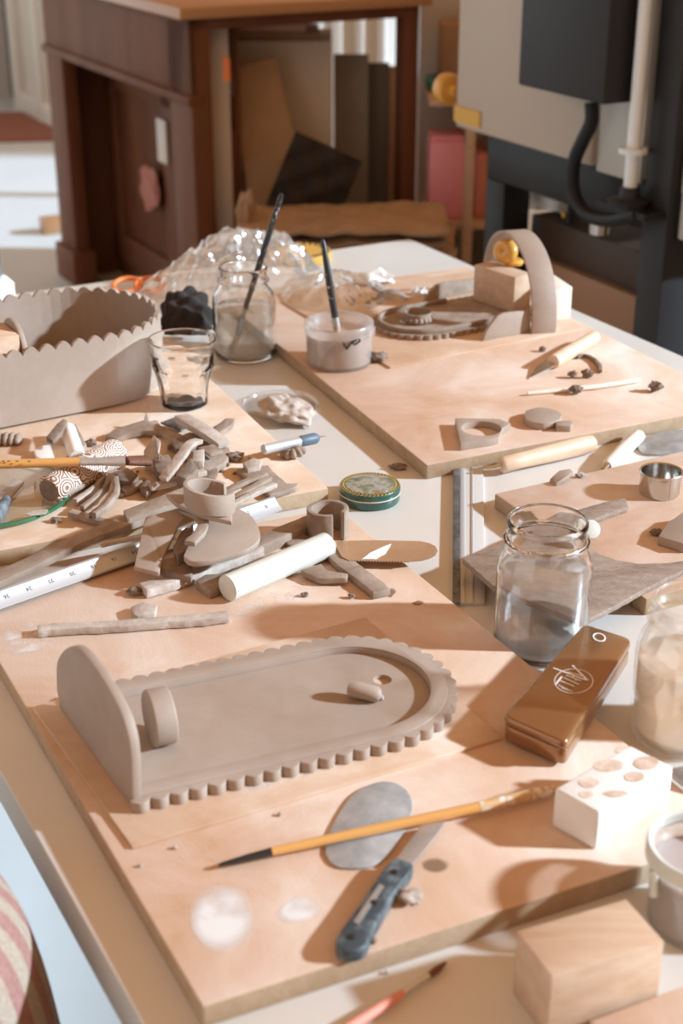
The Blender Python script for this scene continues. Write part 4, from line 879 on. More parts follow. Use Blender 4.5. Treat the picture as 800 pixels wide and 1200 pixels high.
strip('clay_scrap', 'clay curl hanging beneath the slat in front of the pile', [(214, 602, BH + .044), (230, 606, BH + .046), (238, 616, BH + .044), (234, 628, BH + .040), (222, 640, BH + .041)], 13, .005, 'clay')
slab('clay_scrap', 'broken dark clay bits under the paddle front', 'clay scrap', [(184, 656, BH + .024), (206, 652, BH + .024), (226, 664, BH + .018), (224, 676, BH + .014), (206, 672, BH + .016), (190, 668, BH + .018)], .008, 'clay_dark')
slab('clay_scrap', 'dark wedge of clay between the leaning plate and paddle', 'clay scrap', [(212, 622, BH + .034), (226, 612, BH + .034), (224, 640, BH + .032), (208, 652, BH + .030), (203, 640, BH + .030)], .012, 'clay_dark')
# fanned strips to the right of the cuff
for k, (l, lab) in enumerate(((((262, 580, BH + .022), (280, 571, BH + .026), (312, 558, BH + .026)), 'upper strip of the fan of clay strips right of the cuff'), (((268, 590, BH + .026), (290, 578, BH + .030), (316, 563, BH + .028)), 'middle strip of the fan of clay strips right of the cuff'), (((270, 596, BH + .034), (296, 582, BH + .036), (322, 571, BH + .031)), 'lowest, palest strip of the fan of clay strips right of the cuff'))):
    strip('clay_strip', lab, list(l), 8, .005, ('clay', 'clay', 'clay_dry')[k])
slab('clay_scrap', 'ragged flat clay scrap near the front corner of the left board', 'clay scrap', [(278, 549, BH + .008), (296, 546, BH + .008), (314, 545, BH + .008), (324, 556, BH + .009), (336, 566, BH + .010), (350, 566, BH + .008), (346, 571, BH + .008), (316, 580, BH + .007), (306, 572, BH + .007), (290, 560, BH + .007)], .006, 'clay', amp=.0014)
slab('clay_scrap', 'small stacked clay chip above the ragged flat scrap', 'clay scrap', [(284, 542, BH + .012), (298, 536, BH + .013), (306, 540, BH + .013), (304, 546, BH + .013), (290, 550, BH + .012)], .011, 'clay_dry')
crumb('dark clay crumb cluster right of the textured scrap', 276, 540, 10, fl=.5)
# back cluster
slab('clay_scrap', 'arched clay offcut shaped like a handle at the pile back', 'clay scrap', [(123, 511, BH + .006), (133, 503, BH + .010), (152, 497, BH + .012), (168, 492, BH + .014), (171, 482, BH + .020), (175, 493, BH + .014), (184, 492, BH + .014), (188, 498, BH + .012), (200, 503, BH + .012), (215, 510, BH + .012), (206, 518, BH + .010), (196, 522, BH + .009), (199, 512, BH + .010), (188, 505, BH + .010), (168, 504, BH + .010), (150, 508, BH + .008), (136, 514, BH + .006)], .007, 'clay')
slab('paper_scrap', 'blue-grey speckled paper scrap under the back of the pile', 'paper', [(188, 495, BH + .009), (204, 489, BH + .012), (222, 488, BH + .012), (230, 497, BH + .010), (212, 503, BH + .009)], .002, 'gunmetal', bevel=0)
strip('clay_scrap', 'thick clay tongue slanting across the back of the pile', [(213, 493, BH + .016), (226, 501, BH + .018), (244, 512, BH + .018), (262, 525, BH + .012)], 18, .008, 'clay_dry')
slab('clay_scrap', 'wide combed clay scrap with ragged right edge in the pile', 'clay scrap', [(212, 524, BH + .010), (228, 514, BH + .012), (250, 518, BH + .012), (268, 524, BH + .010), (270, 532, BH + .009), (262, 543, BH + .008), (246, 552, BH + .008), (230, 548, BH + .010), (220, 538, BH + .010)], .008, 'clay', amp=.0016)
slab('clay_scrap', 'dark netted clay scrap between the tongue and the combed scrap', 'clay scrap', [(200, 516, BH + .014), (222, 506, BH + .015), (238, 510, BH + .016), (240, 518, BH + .015), (224, 526, BH + .014), (206, 526, BH + .013)], .005, 'clay_dark')
slab('clay_scrap', 'pale pointed clay scrap standing beside the brush bristles', 'clay scrap', [(168, 528, BH + .018), (180, 509, BH + .032), (188, 516, BH + .030), (186, 530, BH + .022), (198, 542, BH + .012), (188, 550, BH + .008), (170, 546, BH + .010)], .006, 'clay_dry')
strip('clay_strip', 'pale bent clay strip standing out on top of the pile', [(192, 564, BH + .020), (200, 554, BH + .026), (212, 538, BH + .034), (222, 524, BH + .040), (233, 519, BH + .038)], 12, .005, 'clay_dry')
strip('clay_strip', 'flat pale clay strip along the pile in front of the bent strip', [(176, 574, BH + .010), (196, 570, BH + .010), (216, 563, BH + .012), (240, 556, BH + .012)], 10, .006, 'clay_dry')
for k, (l, lab, mm) in enumerate((
  ([(206, 556), (224, 536), (232, 548), (218, 562)], 'dark crumbly clay scrap under the bent strip', 'clay_dark'),
  ([(226, 528), (240, 526), (238, 540), (226, 540)], 'small pale clay cube on the combed scrap', 'clay_dry'),
  ([(232, 524), (250, 520), (262, 528), (246, 532)], 'thin clay flake on top of the combed scrap', 'clay'),
  ([(130, 553), (150, 548), (162, 556), (150, 564), (134, 562)], 'rounded clay scrap below the brush bristles', 'clay_dark'),
  ([(140, 571), (166, 562), (170, 567), (148, 576)], 'flat clay chip below the rounded scrap', 'clay'),
  ([(163, 570), (172, 562), (182, 566), (172, 577)], 'pointed clay chip left of the flat pale strip', 'clay_dark'),
  ([(132, 578), (142, 574), (152, 576), (142, 581)], 'tiny pale clay flakes beside the curved strips', 'clay_dry'),
  ([(178, 538), (196, 532), (206, 544), (196, 560), (184, 552)], 'dark clay wedge beneath the bent strip foot', 'clay_dark'),
  ([(240, 546), (256, 548), (252, 560), (238, 560)], 'crumbly clay scrap in front of the combed scrap', 'clay_dark'))):
    hh = (.026, .024, .020, .012, .007, .010, .003, .016, .008)[k]
    slab('clay_scrap', lab, 'clay scrap', [(x, y, BH + hh) for x, y in l], (.016, .010, .004, .011, .006, .009, .002, .012, .007)[k], mm, amp=.0014)
slab('clay_scrap', 'flaked clay bit at the far right of the pile back', 'clay scrap', [(242, 504, BH + .006), (254, 498, BH + .010), (264, 490, BH + .013), (276, 490, BH + .012), (272, 497, BH + .010), (258, 506, BH + .008), (248, 508, BH + .006)], .006, 'clay', amp=.001)
for k in range(26):
    x, y = random.uniform(130, 285), random.uniform(540, 585); y = min(y, 592 - (x - 130)*.12)
    crumb('tiny clay crumb scattered in front of the scrap pile on the left board', x, y, random.uniform(1.8, 4.5), BH, m=('clay_dry', 'clay_dark', 'clay')[k % 3], fl=.55, group='tiny crumbs in front of the scrap pile', rot=k)
# curved strips fanned below the roller
for k, (l, lab) in enumerate((
  ([(88, 592), (106, 580), (118, 568), (124, 556)], 'curved clay strip nearest the glass disc'),
  ([(96, 600), (114, 586), (126, 572), (130, 558)], 'second curved clay strip from the glass disc'),
  ([(102, 608), (122, 594), (132, 578), (133, 560)], 'third curved clay strip from the glass disc'),
  ([(110, 608), (126, 596), (137, 580), (136, 562)], 'outermost curved clay strip below the roller'))):
    strip('clay_strip', lab, [(x, y, BH + .002 + .003*k + .002*(i == 3)) for i, (x, y) in enumerate(l)], 6, .007, 'clay_dry' if k % 2 == 0 else 'clay')
crumb('dark clay crumb under the edge of the glass disc', 66, 612, 6, BH, fl=.4)
crumb('clay crumb between the board and the long strip at left', 28, 668, 9, BH, fl=.25, ry=.5)
# ================================================================== foreground
# pencil tin
zt2 = BH + .0032
tl = thing('pencil_tin', 'shiny brown metal pencil tin straddling the edge of the large board', 'tin', P(663, 815, zt2))
hti = .022
tp = [P(x, y, zt2 + hti) for x, y in ((588, 838), (663, 871), (741, 748), (684, 730))]
def roundq(q, r, n=6):
    o = []
    for i in range(4):
        p = q[i]; a = (q[i - 1] - p).normalized(); b = (q[(i + 1) % 4] - p).normalized(); s = p + a*r; e = p + b*r
        for k in range(n + 1): f = k/n; o.append(s*(1 - f)**2 + p*(2*f*(1 - f)) + e*f*f)
    return o
rq = roundq(tp, .008); cq = sum(tp, Vector())/4
MB().prism([cq + (p - cq)*.985 - Vector((0, 0, .0088)) for p in rq], hti - .0088).build('tin_base', 'brown_tin', tl, bevel=.0016)
lido = MB().prism(rq, .0085).build('lid', 'brown_tin', tl, bevel=.0028, seg=3)
zl = zt2 + hti + .0003
mkl = MB()
def q7(x, y): return P(600 + x/6.667, 740 + y/6.667, zl)
for a, b, wd in (((320, 285), (590, 385), .0016), ((470, 265), (592, 385), .0016), ((388, 352), (335, 418), .0016), ((430, 318), (548, 348), .0010), ((420, 342), (535, 385), .0011), ((405, 362), (520, 415), .0011), ((375, 385), (485, 430), .0011), ((360, 420), (470, 470), .0007), ((385, 440), (440, 462), .0006), ((470, 345), (500, 385), .0008)):
    mkl.ribbon([q7(*a), q7(*b)], wd, .0002)
el = [q7(480 + 150*math.cos(a), 388 + 95*math.sin(a)) for a in [2*math.pi*i/40 for i in range(41)]]
mkl.ribbon(el, .0006, .0002)
sub(mkl, 'emblem', 'logo_white', lido)
ho = [q7(680 + 46*math.cos(a), 46 + 30*math.sin(a) + 8*math.cos(a)) for a in [2*math.pi*i/24 for i in range(25)]]
sub(MB().ribbon(ho, .0012, .0003), 'hang_hole_ring', 'logo_white', lido)
# plaster block
pn0, pr0, pl0 = P(697, 997, BH), P(784, 942, BH), P(646, 968, BH); ph = hgt(703, 995, BH, 950) - BH
pk = thing('plaster_block', 'white plaster block with brown stamped hollows on top', 'block', P(715, 950, BH))
top = [p + Vector((0, 0, ph)) for p in (pn0, pr0, pr0 + (pl0 - pn0), pl0)]
MB().prism(top, ph).build('block', 'plaster', pk, bevel=.0022, seg=3)
for cx, cy, rx, ry in ((712, 897, 18, 7), (757, 894, 15, 8), (743, 910, 12, 6), (722, 930, 15, 4), (690, 917, 12, 6), (687, 931, 8, 4), (725, 879, 6, 3)):
    zc = BH + ph + .0004; o = smooth_path([P(cx + rx*math.cos(a)*(1 + .25*noise.noise(Vector((cx, a, 0)))), cy + ry*math.sin(a), zc) for a in [2*math.pi*i/10 for i in range(10)]] + [P(cx + rx*(1 + .25*noise.noise(Vector((cx, 0, 0)))), cy, zc)], 3)[:-1]
    MB().prism(o, .0004).build('stamped_mark', 'slip_recess', pk)
# wood block front right
wn, wr, wlp = P(640, 1218, 0), P(770, 1176, 0), P(600, 1163, 0); wh = hgt(640, 1218, 0, 1144)
top = [p + Vector((0, 0, wh)) for p in (wn, wr, wr + (wlp - wn), wlp)]
solo(MB().prism(top, wh), 'wood_block', 'large wooden block on the white table at the lower right', 'block', 'wood_block', bevel=.0012)
pl_ = [P(x, y, .010) for x, y in ((690, 1196), (800, 1155), (900, 1190), (760, 1260))]
solo(MB().prism(pl_, .010), 'clay_board', 'corner of a pale brown board at the bottom right of the table', 'board', 'mdf', bevel=.001)
# metal piece right of plaster block
slab('metal_scraper', 'grey metal scraper edge peeking out right of the plaster block', 'scraper', [(786, 900, BH + .008), (800, 897, BH + .010), (840, 905, BH + .010), (840, 925, BH + .008), (800, 918, BH + .006), (788, 908, BH + .006)], .004, 'tin_grey', amp=0)
# long brush
h1 = BH + .007
a, b, c, d = P(256, 1014, h1 - .003), P(318, 998, h1 - .001), P(560, 946, h1 + .001), P(648, 925, h1)
t = thing('paint_brush', 'long thin brush with orange handle lying over the grey oval scraper', 'brush', P(450, 970, BH))
MB().tube([a, a.lerp(b, .1), a.lerp(b, .55), b], [.0012, .0017, .0026, .0030], 14).build('dark_tip', 'black_paint', t)
MB().tube([b, b.lerp(c, .3), b.lerp(c, .8), c], [.0031, .0037, .0040, .0040], 16).build('handle', 'brush_orange', t)
MB().tube([c, c.lerp(d, .3), c.lerp(d, .7), d], [.0041, .0042, .0044, .0042], 16).build('worn_handle', 'brush_orange_worn', t)
kd_ = [(381, 1000), (384, 980), (396, 955), (414, 930), (440, 917), (462, 917), (478, 928), (483, 945), (476, 968), (458, 998), (436, 1014), (408, 1017), (390, 1012)]
slab('metal_scraper', 'grey kidney-shaped metal scraper lying beneath the long brush', 'scraper', [(x, y, BH + .0022) for x, y in kd_], .002, 'tin_grey', amp=0, smooth=5, bevel=.0005)
kn = thing('kitchen_knife', 'worn kitchen knife with dark riveted handle on the large board', 'knife', P(450, 1045, BH))
kz_ = BH + .011
MB().prism(pts3([(464, 1006, kz_ - .003), (493, 967, kz_ - .004), (523, 962, kz_ - .004), (505, 986, kz_ - .004), (482, 1015, kz_ - .003)]), .0012).build('blade', 'steel_dull', kn, bevel=.0003)
hp = [(393, 1102, kz_), (400, 1088, kz_), (422, 1058, kz_), (446, 1022, kz_), (460, 1006, kz_), (470, 1006, kz_), (484, 1012, kz_), (478, 1024, kz_), (464, 1042, kz_), (452, 1062, kz_), (436, 1090, kz_), (428, 1108, kz_), (412, 1114, kz_), (398, 1112, kz_)]
MB().prism(smooth_path(pts3(hp + [hp[0]]), 3)[:-1], .0105).build('handle', 'blue_handle', kn, bevel=.0028, seg=3)
MB().prism(pts3([(414, 1080, kz_ + .0006), (444, 1036, kz_ + .0006), (450, 1038, kz_ + .0006), (420, 1083, kz_ + .0006)]), .0008).build('worn_groove', 'steel_dull', kn)
for x, y in ((412, 1098), (438, 1058), (462, 1022)): MB().lathe([(0, 0), (.0026, 0), (.0024, .0008), (0, .001)], P(x, y, kz_), 16).build('rivet', 'black_paint', kn)
crumb('curled clay crumb on the board right of the kitchen knife', 480, 1058, 13, m='clay_dry', fl=.6)
crumb('tiny clay crumb beside the heel of the knife handle', 436, 1106, 5)
a, b, c, d = P(405, 1206, .006), P(472, 1164, .005), P(502, 1144, .004), P(522, 1128, .0025)
t = thing('paint_brush', 'small brush with pinkish-red handle on the white table front', 'brush', P(460, 1170, 0))
MB().tube([a, a.lerp(b, .8), b], [.0034, .0032, .0026], 14).build('handle', 'salmon', t)
MB().tube([b, c], [.0024, .0022], 14).build('ferrule', 'steel', t)
MB().tube([c, c.lerp(d, .5), d], [.0023, .0026, .0010], 12, .8).build('bristles', 'bristle_brown', t)
for (x, y, r_), lab in (((328, 956, 3), 'tiny pale crumb below the scalloped dish'), ((165, 1016, 3), 'tiny crumb near the left edge of the large board'), ((453, 1141, 3), 'tiny crumb on the white table behind the pink brush'), ((205, 995, 3), 'tiny crumb in front of the dish end wall'), ((357, 699, 4), 'tiny dark crumb below the white rod'), ((412, 701, 4), 'tiny dark crumb left of the clay hook tip'), ((292, 538, 2), 'tiny crumb behind the ragged flat scrap')):
    crumb(lab, x, y, r_, 0 if y > 1120 else BH, m='clay_dry' if r_ < 4 else 'clay_dark', fl=.6)
# ================================================================== towel at lower left
tw = MB()
tcx = P(-62, 1010, FL); tz = .93
c0 = Vector((-.326, .742, 0))
tprof = [(.148, .0), (.148, .3), (.139, .55), (.132, .64), (.123, .71), (.108, .76), (.07, .80), (.03, .812), (0, .815)]
st_ = thing('draped_stool', 'round stool covered by a pink and cream striped towelling cover', 'stool', Vector((c0.x, c0.y, 0)))
tw.lathe(smooth_path([Vector((r, 0, z)) for r, z in tprof], 5) and [(p.x if p.x > 0 else 0, p.z) for p in smooth_path([Vector((r, 0, z)) for r, z in tprof], 5)], c0, 144, mod=lambda a, z: 1 + .03*math.sin(7*a)*(1 - z/.8))
to = tw.build('towel_cover', 'terry_pink', st_, ang=180); to.data.materials.append(M['terry_cream'])
for p in to.data.polygons: p.material_index = 1 if (math.degrees(math.atan2(p.center.y, p.center.x)) % 15) > 7.5 else 0
# ================================================================== background: desk
L0 = P(75, 322, FL); L0.z = 0; DL = 1.23; DW = .70; E0 = L0 - U*DL                                     # near corner
DH = TZ + H + (lambda d: d.z/d.y)(ray(232, 8))*(E0.y)
dk = thing('desk', 'dark reddish-brown wooden desk with open kneehole behind the table', 'desk', E0)
def dbox(u0, u1, v0, v1, z0, z1, name, m, bevel=.004):
    c = L0 - U*((u0 + u1)/2) + V*((v0 + v1)/2) + Vector((0, 0, (z0 + z1)/2)); return MB().box(c, u1 - u0, v1 - v0, z1 - z0, -U, V).build(name, m, dk, bevel=bevel)
dbox(-.03, DL + .02, -.03, DW + .03, DH - .03, DH, 'desktop', 'desk_top')
dbox(0, DL, 0, .025, DH - .235, DH - .03, 'front_apron', 'mahogany')
dbox(-.005, DL + .005, -.012, .03, DH - .25, DH - .225, 'apron_moulding', 'mahogany')
dbox(0, .16, .0, .05, .12, DH - .235, 'leg_panel', 'mahogany')
dbox(-.015, .175, -.018, .065, 0, .12, 'plinth', 'mahogany')
dbox(0, .05, .05, DW, .0, DH - .03, 'end_panel', 'mahogany_dark')
dbox(1.08, DL, 0, .06, 0, DH - .03, 'leg_panel', 'mahogany')
bp_ = dbox(.05, 1.08, .19, .21, .0, DH - .03, 'back_panel', 'mahogany')
dbox(.05, 1.08, .175, .192, DH - .36, DH - .26, 'panel_rail', 'mahogany')
dbox(.05, 1.08, .175, .192, .06, .16, 'panel_rail', 'mahogany')
for u in (.06, .56, .99): dbox(u, u + .09, .175, .192, .06, DH - .26, 'panel_stile', 'mahogany')
dq = lambda x, y: PV(x, y, L0 + V*.17 + Vector((0, 0, .5)), V); dU = lambda p: -(p - L0).dot(U)
n0, n1 = dq(187, 188), dq(195, 142); dbox(dU(n0), dU(n1), .164, .172, n0.z, n1.z, 'paper_note', 'white_panel', .001)
n0, n1 = dq(166, 236), dq(196, 206); pcm = MB().ball((n0 + n1)/2 - V*.015, abs(n1.z - n0.z)*.62, .012, abs(n1.z - n0.z)*.5, 8, .5, 1.8, 3, math.atan2(-U.y, -U.x))
pcm.build('pink_cloth', 'pink_note', dk)
dbox(DL - .05, DL, DW - .05, DW, 0, DH - .03, 'rear_leg', 'mahogany_dark')
dbox(DL - .03, DL, 0, DW, DH - .06, DH - .03, 'end_rail', 'mahogany_dark')
# stored boards under the desk end
def stand(name, label, px0, px1, pytop, yd, m, thick=.02, cat='board', z0=0, lean=0, pybot=None, skew=0):
    a = P_at(px0, pytop, yd); b = P_at(px1, pytop, yd); zt_ = (a.z + b.z)/2; q = Vector((0, 1, 0))
    z0 = max(z0, 0) if pybot is None else P_at(px0, pybot, yd).z
    p = [Vector((a.x, yd - lean, z0)), Vector((b.x, yd - lean, z0)), Vector((b.x + skew, yd, zt_)), Vector((a.x + skew, yd, zt_))]
    return solo(MB().prism(p, Vector((0, thick, 0))), name, label, cat, m, bevel=.003)
stand('white_board', 'narrow white panel standing just inside the desk corner', 244, 266, 22, 4.05, 'white_panel', .02, 'panel')
bxo = stand('storage_box', 'off-white cardboard box standing under the desk', 268, 388, 48, 4.30, 'off_white_box', .3, 'box')
for k, (dz, lab) in enumerate(((.0, 'brown flat board, lowest of the two on the off-white box'), (.022, 'pale wooden board, topmost of the two on the off-white box'))):
    a = P_at(275, 48, 4.32); b = P_at(372 - 14*k, 48, 4.32); solo(MB().box(Vector(((a.x + b.x)/2, 4.44, a.z + .012 + dz)), b.x - a.x, .22, .02), 'flat_board', lab, 'board', 'cardboard' if k == 0 else 'wood_block', bevel=.002)
cbp = [P_at(x, y, 4.22) for x, y in ((300, 262), (352, 255), (349, 170), (322, 66), (268, 80))]
cbp = [Vector((p.x, p.y - .10*(1 - (p.z - .3)/.6), p.z)) for p in cbp]
solo(MB().prism(cbp, Vector((0, .012, 0))), 'cardboard_sheet', 'brown cardboard sheet leaning against the off-white box', 'cardboard', 'cardboard', bevel=.001)
solo(MB().box(P_at(266, 80, 4.0) + Vector((0, -.02, 0)), .018, .01, .06), 'orange_tag', 'small orange tag on the edge of the white panel', 'tag', 'orange')
stand('grey_board', 'pale grey upright board under the desk beside the box', 391, 432, 64, 4.42, 'grey_board', .02)
stand('grey_board', 'dark grey upright board under the desk beside the pale one', 430, 456, 74, 4.46, 'grey_board_dark', .02)
stand('wooden_batten', 'narrow pale wooden slat leaning near the desk\'s back leg', 452, 463, 78, 4.48, 'wood_block', .02, 'slat', skew=.01)
stand('wooden_batten', 'whitish wooden slat leaning left of the desk leg', 462, 475, 90, 4.56, 'pale_wood', .02, 'slat')
fo = P_at(365, 222, 4.02)
eggfoam('egg_crate_foam', 'large black egg-crate foam slumped below the desk end', fo, (1, 0, -.45), (.35, .25, .8), (0, -1, .35), 4, 5, .05, .014, .02, bend=.05)
# low crate with kraft paper
cz = .36; cy = 3.80
ck = thing('low_crate', 'low brown box under the heap of kraft paper', 'crate', Vector((0, cy, 0)))
MB().box(Vector((.02, cy, cz/2)), .56, .34, cz, (1, .05, 0), (-.05, 1, 0)).build('crate_body', 'cardboard_dark', ck, bevel=.004)
for i in range(5):
    seed = i*3.7; cx = .02 + random.uniform(-.05, .05); wd = random.uniform(.46, .56); dp = .31; zb = cz + .016 + i*.030; sk = random.uniform(-.2, .2)
    mb = MB()
    top = lambda u, v: Vector((cx + (u - .5)*wd + sk*.2*(v - .5) + .012*noise.noise(Vector((v*4, seed, 1))), cy + (v - .5)*dp + .02*noise.noise(Vector((u*4, seed, 3))), zb + .016*noise.noise(Vector((u*3 + v, v*3, 2.2))) + .007*noise.noise(Vector((u*11, v*9, seed)))))
    mb.grid(top, 40, 24); n0 = len(mb.v); mb.grid(lambda u, v: top(u, v) + Vector((0, 0, -.008)), 40, 24)
    for j in range(39): mb.f += [(j, j + 1, n0 + j + 1, n0 + j)]
    solo(mb, 'kraft_paper', ('lowest crumpled brown paper sheet, directly on the low box', 'second crumpled brown paper sheet up from the low box', 'third crumpled brown paper sheet up, middle of the heap', 'crumpled brown paper sheet just below the top of the heap', 'topmost crumpled brown paper sheet of the heap behind the table')[i], 'paper', 'kraft' if i % 2 == 0 else 'kraft_dark', 'brown paper sheets heaped on the low box', ang=40)
solo(MB().ball(P_at(290, 258, 3.8), .03, .03, .07, 3, .6, 2, 3), 'crumpled_cloth', 'small crumpled beige cloth left of the black foam', 'cloth', 'kraft')
# pale hanging drapes behind
dr_ = MB(); da0 = P_at(385, 110, 6.2); db0 = P_at(480, 110, 6.2)
def drape(x0, x1, yd, name, label, m, z1=1.6, z0=.0, f=70):
    mb = MB(); mb.grid(lambda u, v: Vector((x0 + (x1 - x0)*u, yd + .03*math.sin(f*u*(x1 - x0)) , z0 + (z1 - z0)*v)), 60, 4)
    n0 = len(mb.v); mb.grid(lambda u, v: Vector((x0 + (x1 - x0)*u, yd + .006 + .03*math.sin(f*u*(x1 - x0)), z0 + (z1 - z0)*v)), 60, 4)
    return solo(mb, name, label, 'curtain', m, ang=80)
drape(da0.x - .02, db0.x - .10, 6.2, 'curtain', 'white folded curtain far behind the desk', 'curtain')
# rack right of the desk
rk_y = 4.15
rk_ = thing('storage_rack', 'pale wooden storage rack between the desk and the kiln', 'rack', Vector((P_at(540, 280, rk_y).x, rk_y, 0)))
pA = P_at(550, 200, rk_y); pB = P_at(700, 200, rk_y + .25)
sz = P_at(530, 264, rk_y).z
def pbox(x0, x1, y0, y1, z0, z1, name, m, par, bevel=.002): return MB().box(Vector(((x0 + x1)/2, (y0 + y1)/2, (z0 + z1)/2)), x1 - x0, y1 - y0, z1 - z0).build(name, m, par, bevel=bevel)
pbox(pA.x - .014, pA.x + .014, rk_y, rk_y + .03, 0, 1.25, 'post', 'wood_block', rk_)
pbox(pA.x - .012 + .12, pA.x + .012 + .12, rk_y + .39, rk_y + .03, 0, 1.25, 'post', 'wood_block', rk_)
pbox(P_at(500, 264, rk_y).x, pA.x + .12, rk_y + .03, rk_y + .42, sz - .02, sz, 'shelf', 'wood_block', rk_)
pbox(P_at(500, 264, rk_y).x, pA.x + .12, rk_y + .03, rk_y + .42, sz + .33, sz + .345, 'shelf', 'wood_block', rk_)
pbox(P_at(495, 264, rk_y).x, pA.x + .12, rk_y + .40, rk_y + .42, 0, 1.25, 'back_panel', 'off_white_box', rk_)
def sitbox(name, label, x0, x1, y0, dy, z0, pyt, m, cat='box', bevel=.008):
    a = P_at(x0, 200, y0); b = P_at(x1, 200, y0); z1 = P_at(x0, pyt, y0).z
    return solo(MB().box(Vector(((a.x + b.x)/2, y0 + dy/2, (z0 + z1)/2)), b.x - a.x, dy, z1 - z0), name, label, cat, m, bevel=bevel)
pt = thing('pink_canister', 'bright pink plastic canister on the rack shelf left of the post', 'canister', Vector((P_at(522, 250, rk_y).x, rk_y + .1, sz)))
z1 = P_at(520, 166, rk_y + .06).z
x0, x1 = P_at(502, 200, rk_y + .06).x, P_at(544, 200, rk_y + .06).x
MB().box(Vector(((x0 + x1)/2, rk_y + .13, (sz + .001 + z1)/2)), x1 - x0, .13, z1 - sz - .001).build('body', 'pink_plastic', pt, bevel=.012)
MB().box(Vector(((x0 + x1)/2, rk_y + .13, z1 + .006)), (x1 - x0)*.92, .12, .014).build('lid', 'pink_plastic', pt, bevel=.004)
sitbox('salmon_box', 'salmon-pink slim box on the rack right of the post', 558, 572, rk_y + .08, .2, sz + .001, 180, 'salmon')
sitbox('teal_box', 'dark teal box standing on the upper rack shelf', 497, 514, rk_y + .20, .15, sz + .346, 95, 'teal')
sitbox('grey_green_box', 'grey-green box on the upper rack shelf under the yellow knob', 514, 548, rk_y + .16, .2, sz + .346, 112, 'green_grey')
sitbox('orange_box', 'orange-brown crate high on the rack behind the kiln corner', 512, 540, rk_y + .25, .12, sz + .346, 28, 'cardboard')
sitbox('green_box', 'grey-green box on the floor under the rack shelf', 515, 540, rk_y + .10, .2, .001, 285, 'green_grey')
# ================================================================== kiln
K0 = A0 + V*.42; K0.z = 0
def kpos(px, py):                                   # a point on the kiln's left-facing side
    return PV(px, py, K0 + Vector((0, 0, TZ)), V)
def ku(p): return (p - K0).dot(U)
kn1 = thing('kiln', 'large beige kiln with dark control box on a black steel stand', 'kiln', K0 + V*.3)
def kbox(u0, u1, v0, v1, z0, z1, name, m, bevel=.004):
    c = K0 + U*((u0 + u1)/2) + V*((v0 + v1)/2) + Vector((0, 0, (z0 + z1)/2)); return MB().box(c, abs(u1 - u0), v1 - v0, z1 - z0, U, V).build(name, m, kn1, bevel=bevel)
kA, kB = kpos(533, 150), kpos(692, 196); ua, ub_ = ku(kA), ku(kB); kzb = (kpos(560, 155).z + kpos(690, 196).z)/2
kbox(ua, ub_, 0, .62, kzb, kzb + .75, 'kiln_body', 'kiln_beige', .006)
uc = ku(kpos(745, 200)); kbox(ub_, uc, .01, .62, kzb - .01, kzb + .75, 'side_casing', 'kiln_white', .006)
kq = lambda x, y: PV(x, y, K0 - V*.085 + Vector((0, 0, TZ)), V)
c0_, c1_ = ku(kq(606, 98)), ku(kq(706, 125)); cz0 = (kq(606, 98).z + kq(706, 125).z)/2
ctl = kbox(c0_, c1_, -.085, 0, cz0, cz0 + .6, 'control_box', 'kiln_dark', .006)
rz = kzb - .095
kbox(ku(kpos(562, 165)), ku(kpos(790, 240)), .02, .07, rz, kzb - .001, 'stand_rail', 'kiln_black')
kbox(ku(kpos(562, 165)) - .07, ku(kpos(562, 165)), .02, .09, 0, rz, 'stand_leg', 'kiln_black')
us = ku(kpos(748, 300)); kbox(us - .07, us, .0, .08, 0, kzb + .75, 'stand_post', 'kiln_dark')
kbox(ku(kpos(562, 165)) - .07, ku(kpos(562, 165)), .56, .62, 0, kzb, 'stand_leg', 'kiln_black')
kbox(us - .07, us, .54, .62, 0, kzb, 'stand_leg', 'kiln_black')
kbox(us - .16, us - .075, .02, .5, kzb - .09, kzb + .75, 'side_panel', 'kiln_white')
lb0, lb1 = kpos(533, 133), kpos(563, 140); MB().box((lb0 + lb1)/2 - V*.002, abs(ku(lb0) - ku(lb1)), .003, .034, U, V).build('yellow_label', 'yellow_label', kn1)
yk_ = kpos(527, 108) + V*.02 + U*.0
MB().lathe([(0, 0), (.012, 0), (.012, .02), (.03, .022), (.034, .03), (.034, .05), (.028, .06), (0, .062)], yk_ - V*.0 + U*.0, 32, U).build('yellow_plug', 'yellow_glaze', kn1)
rp_ = kpos(752, 232) - V*.03
rb = MB().tube([rp_ + Vector((0, 0, .012)), rp_ + Vector((0, 0, .75))], .0125, 20).build('lift_rod', 'rod_white', kn1)
MB().lathe([(.0126, 0), (.026, 0), (.026, .009), (.0126, .009)], rp_ + Vector((0, 0, .085)), 32, closed=True).build('collar', 'rod_white', kn1)
MB().lathe([(0, -.014), (.036, -.014), (.04, -.004), (.02, .0), (.018, .02), (0, .02)], rp_ + Vector((0, 0, .004)), 32).build('rod_base', 'kiln_dark', kn1)
MB().box(rp_ + V*.03 + Vector((0, 0, -.018)), .14, .10, .012, U, V).build('rod_bracket', 'kiln_black', kn1)
hs = [kpos(x, y) - V*.04 for x, y in ((713, 118), (713, 140), (703, 162), (693, 185), (690, 212), (696, 235), (710, 250), (732, 255), (752, 252), (768, 248))]
MB().tube(smooth_path(hs, 8), .0135, 18, up=V).build('hose', 'kiln_black', kn1)
MB().lathe([(0, 0), (.02, 0), (.021, .02), (0, .02)], kpos(712, 272) - V*.02, 24).build('steel_cap', 'steel', kn1)
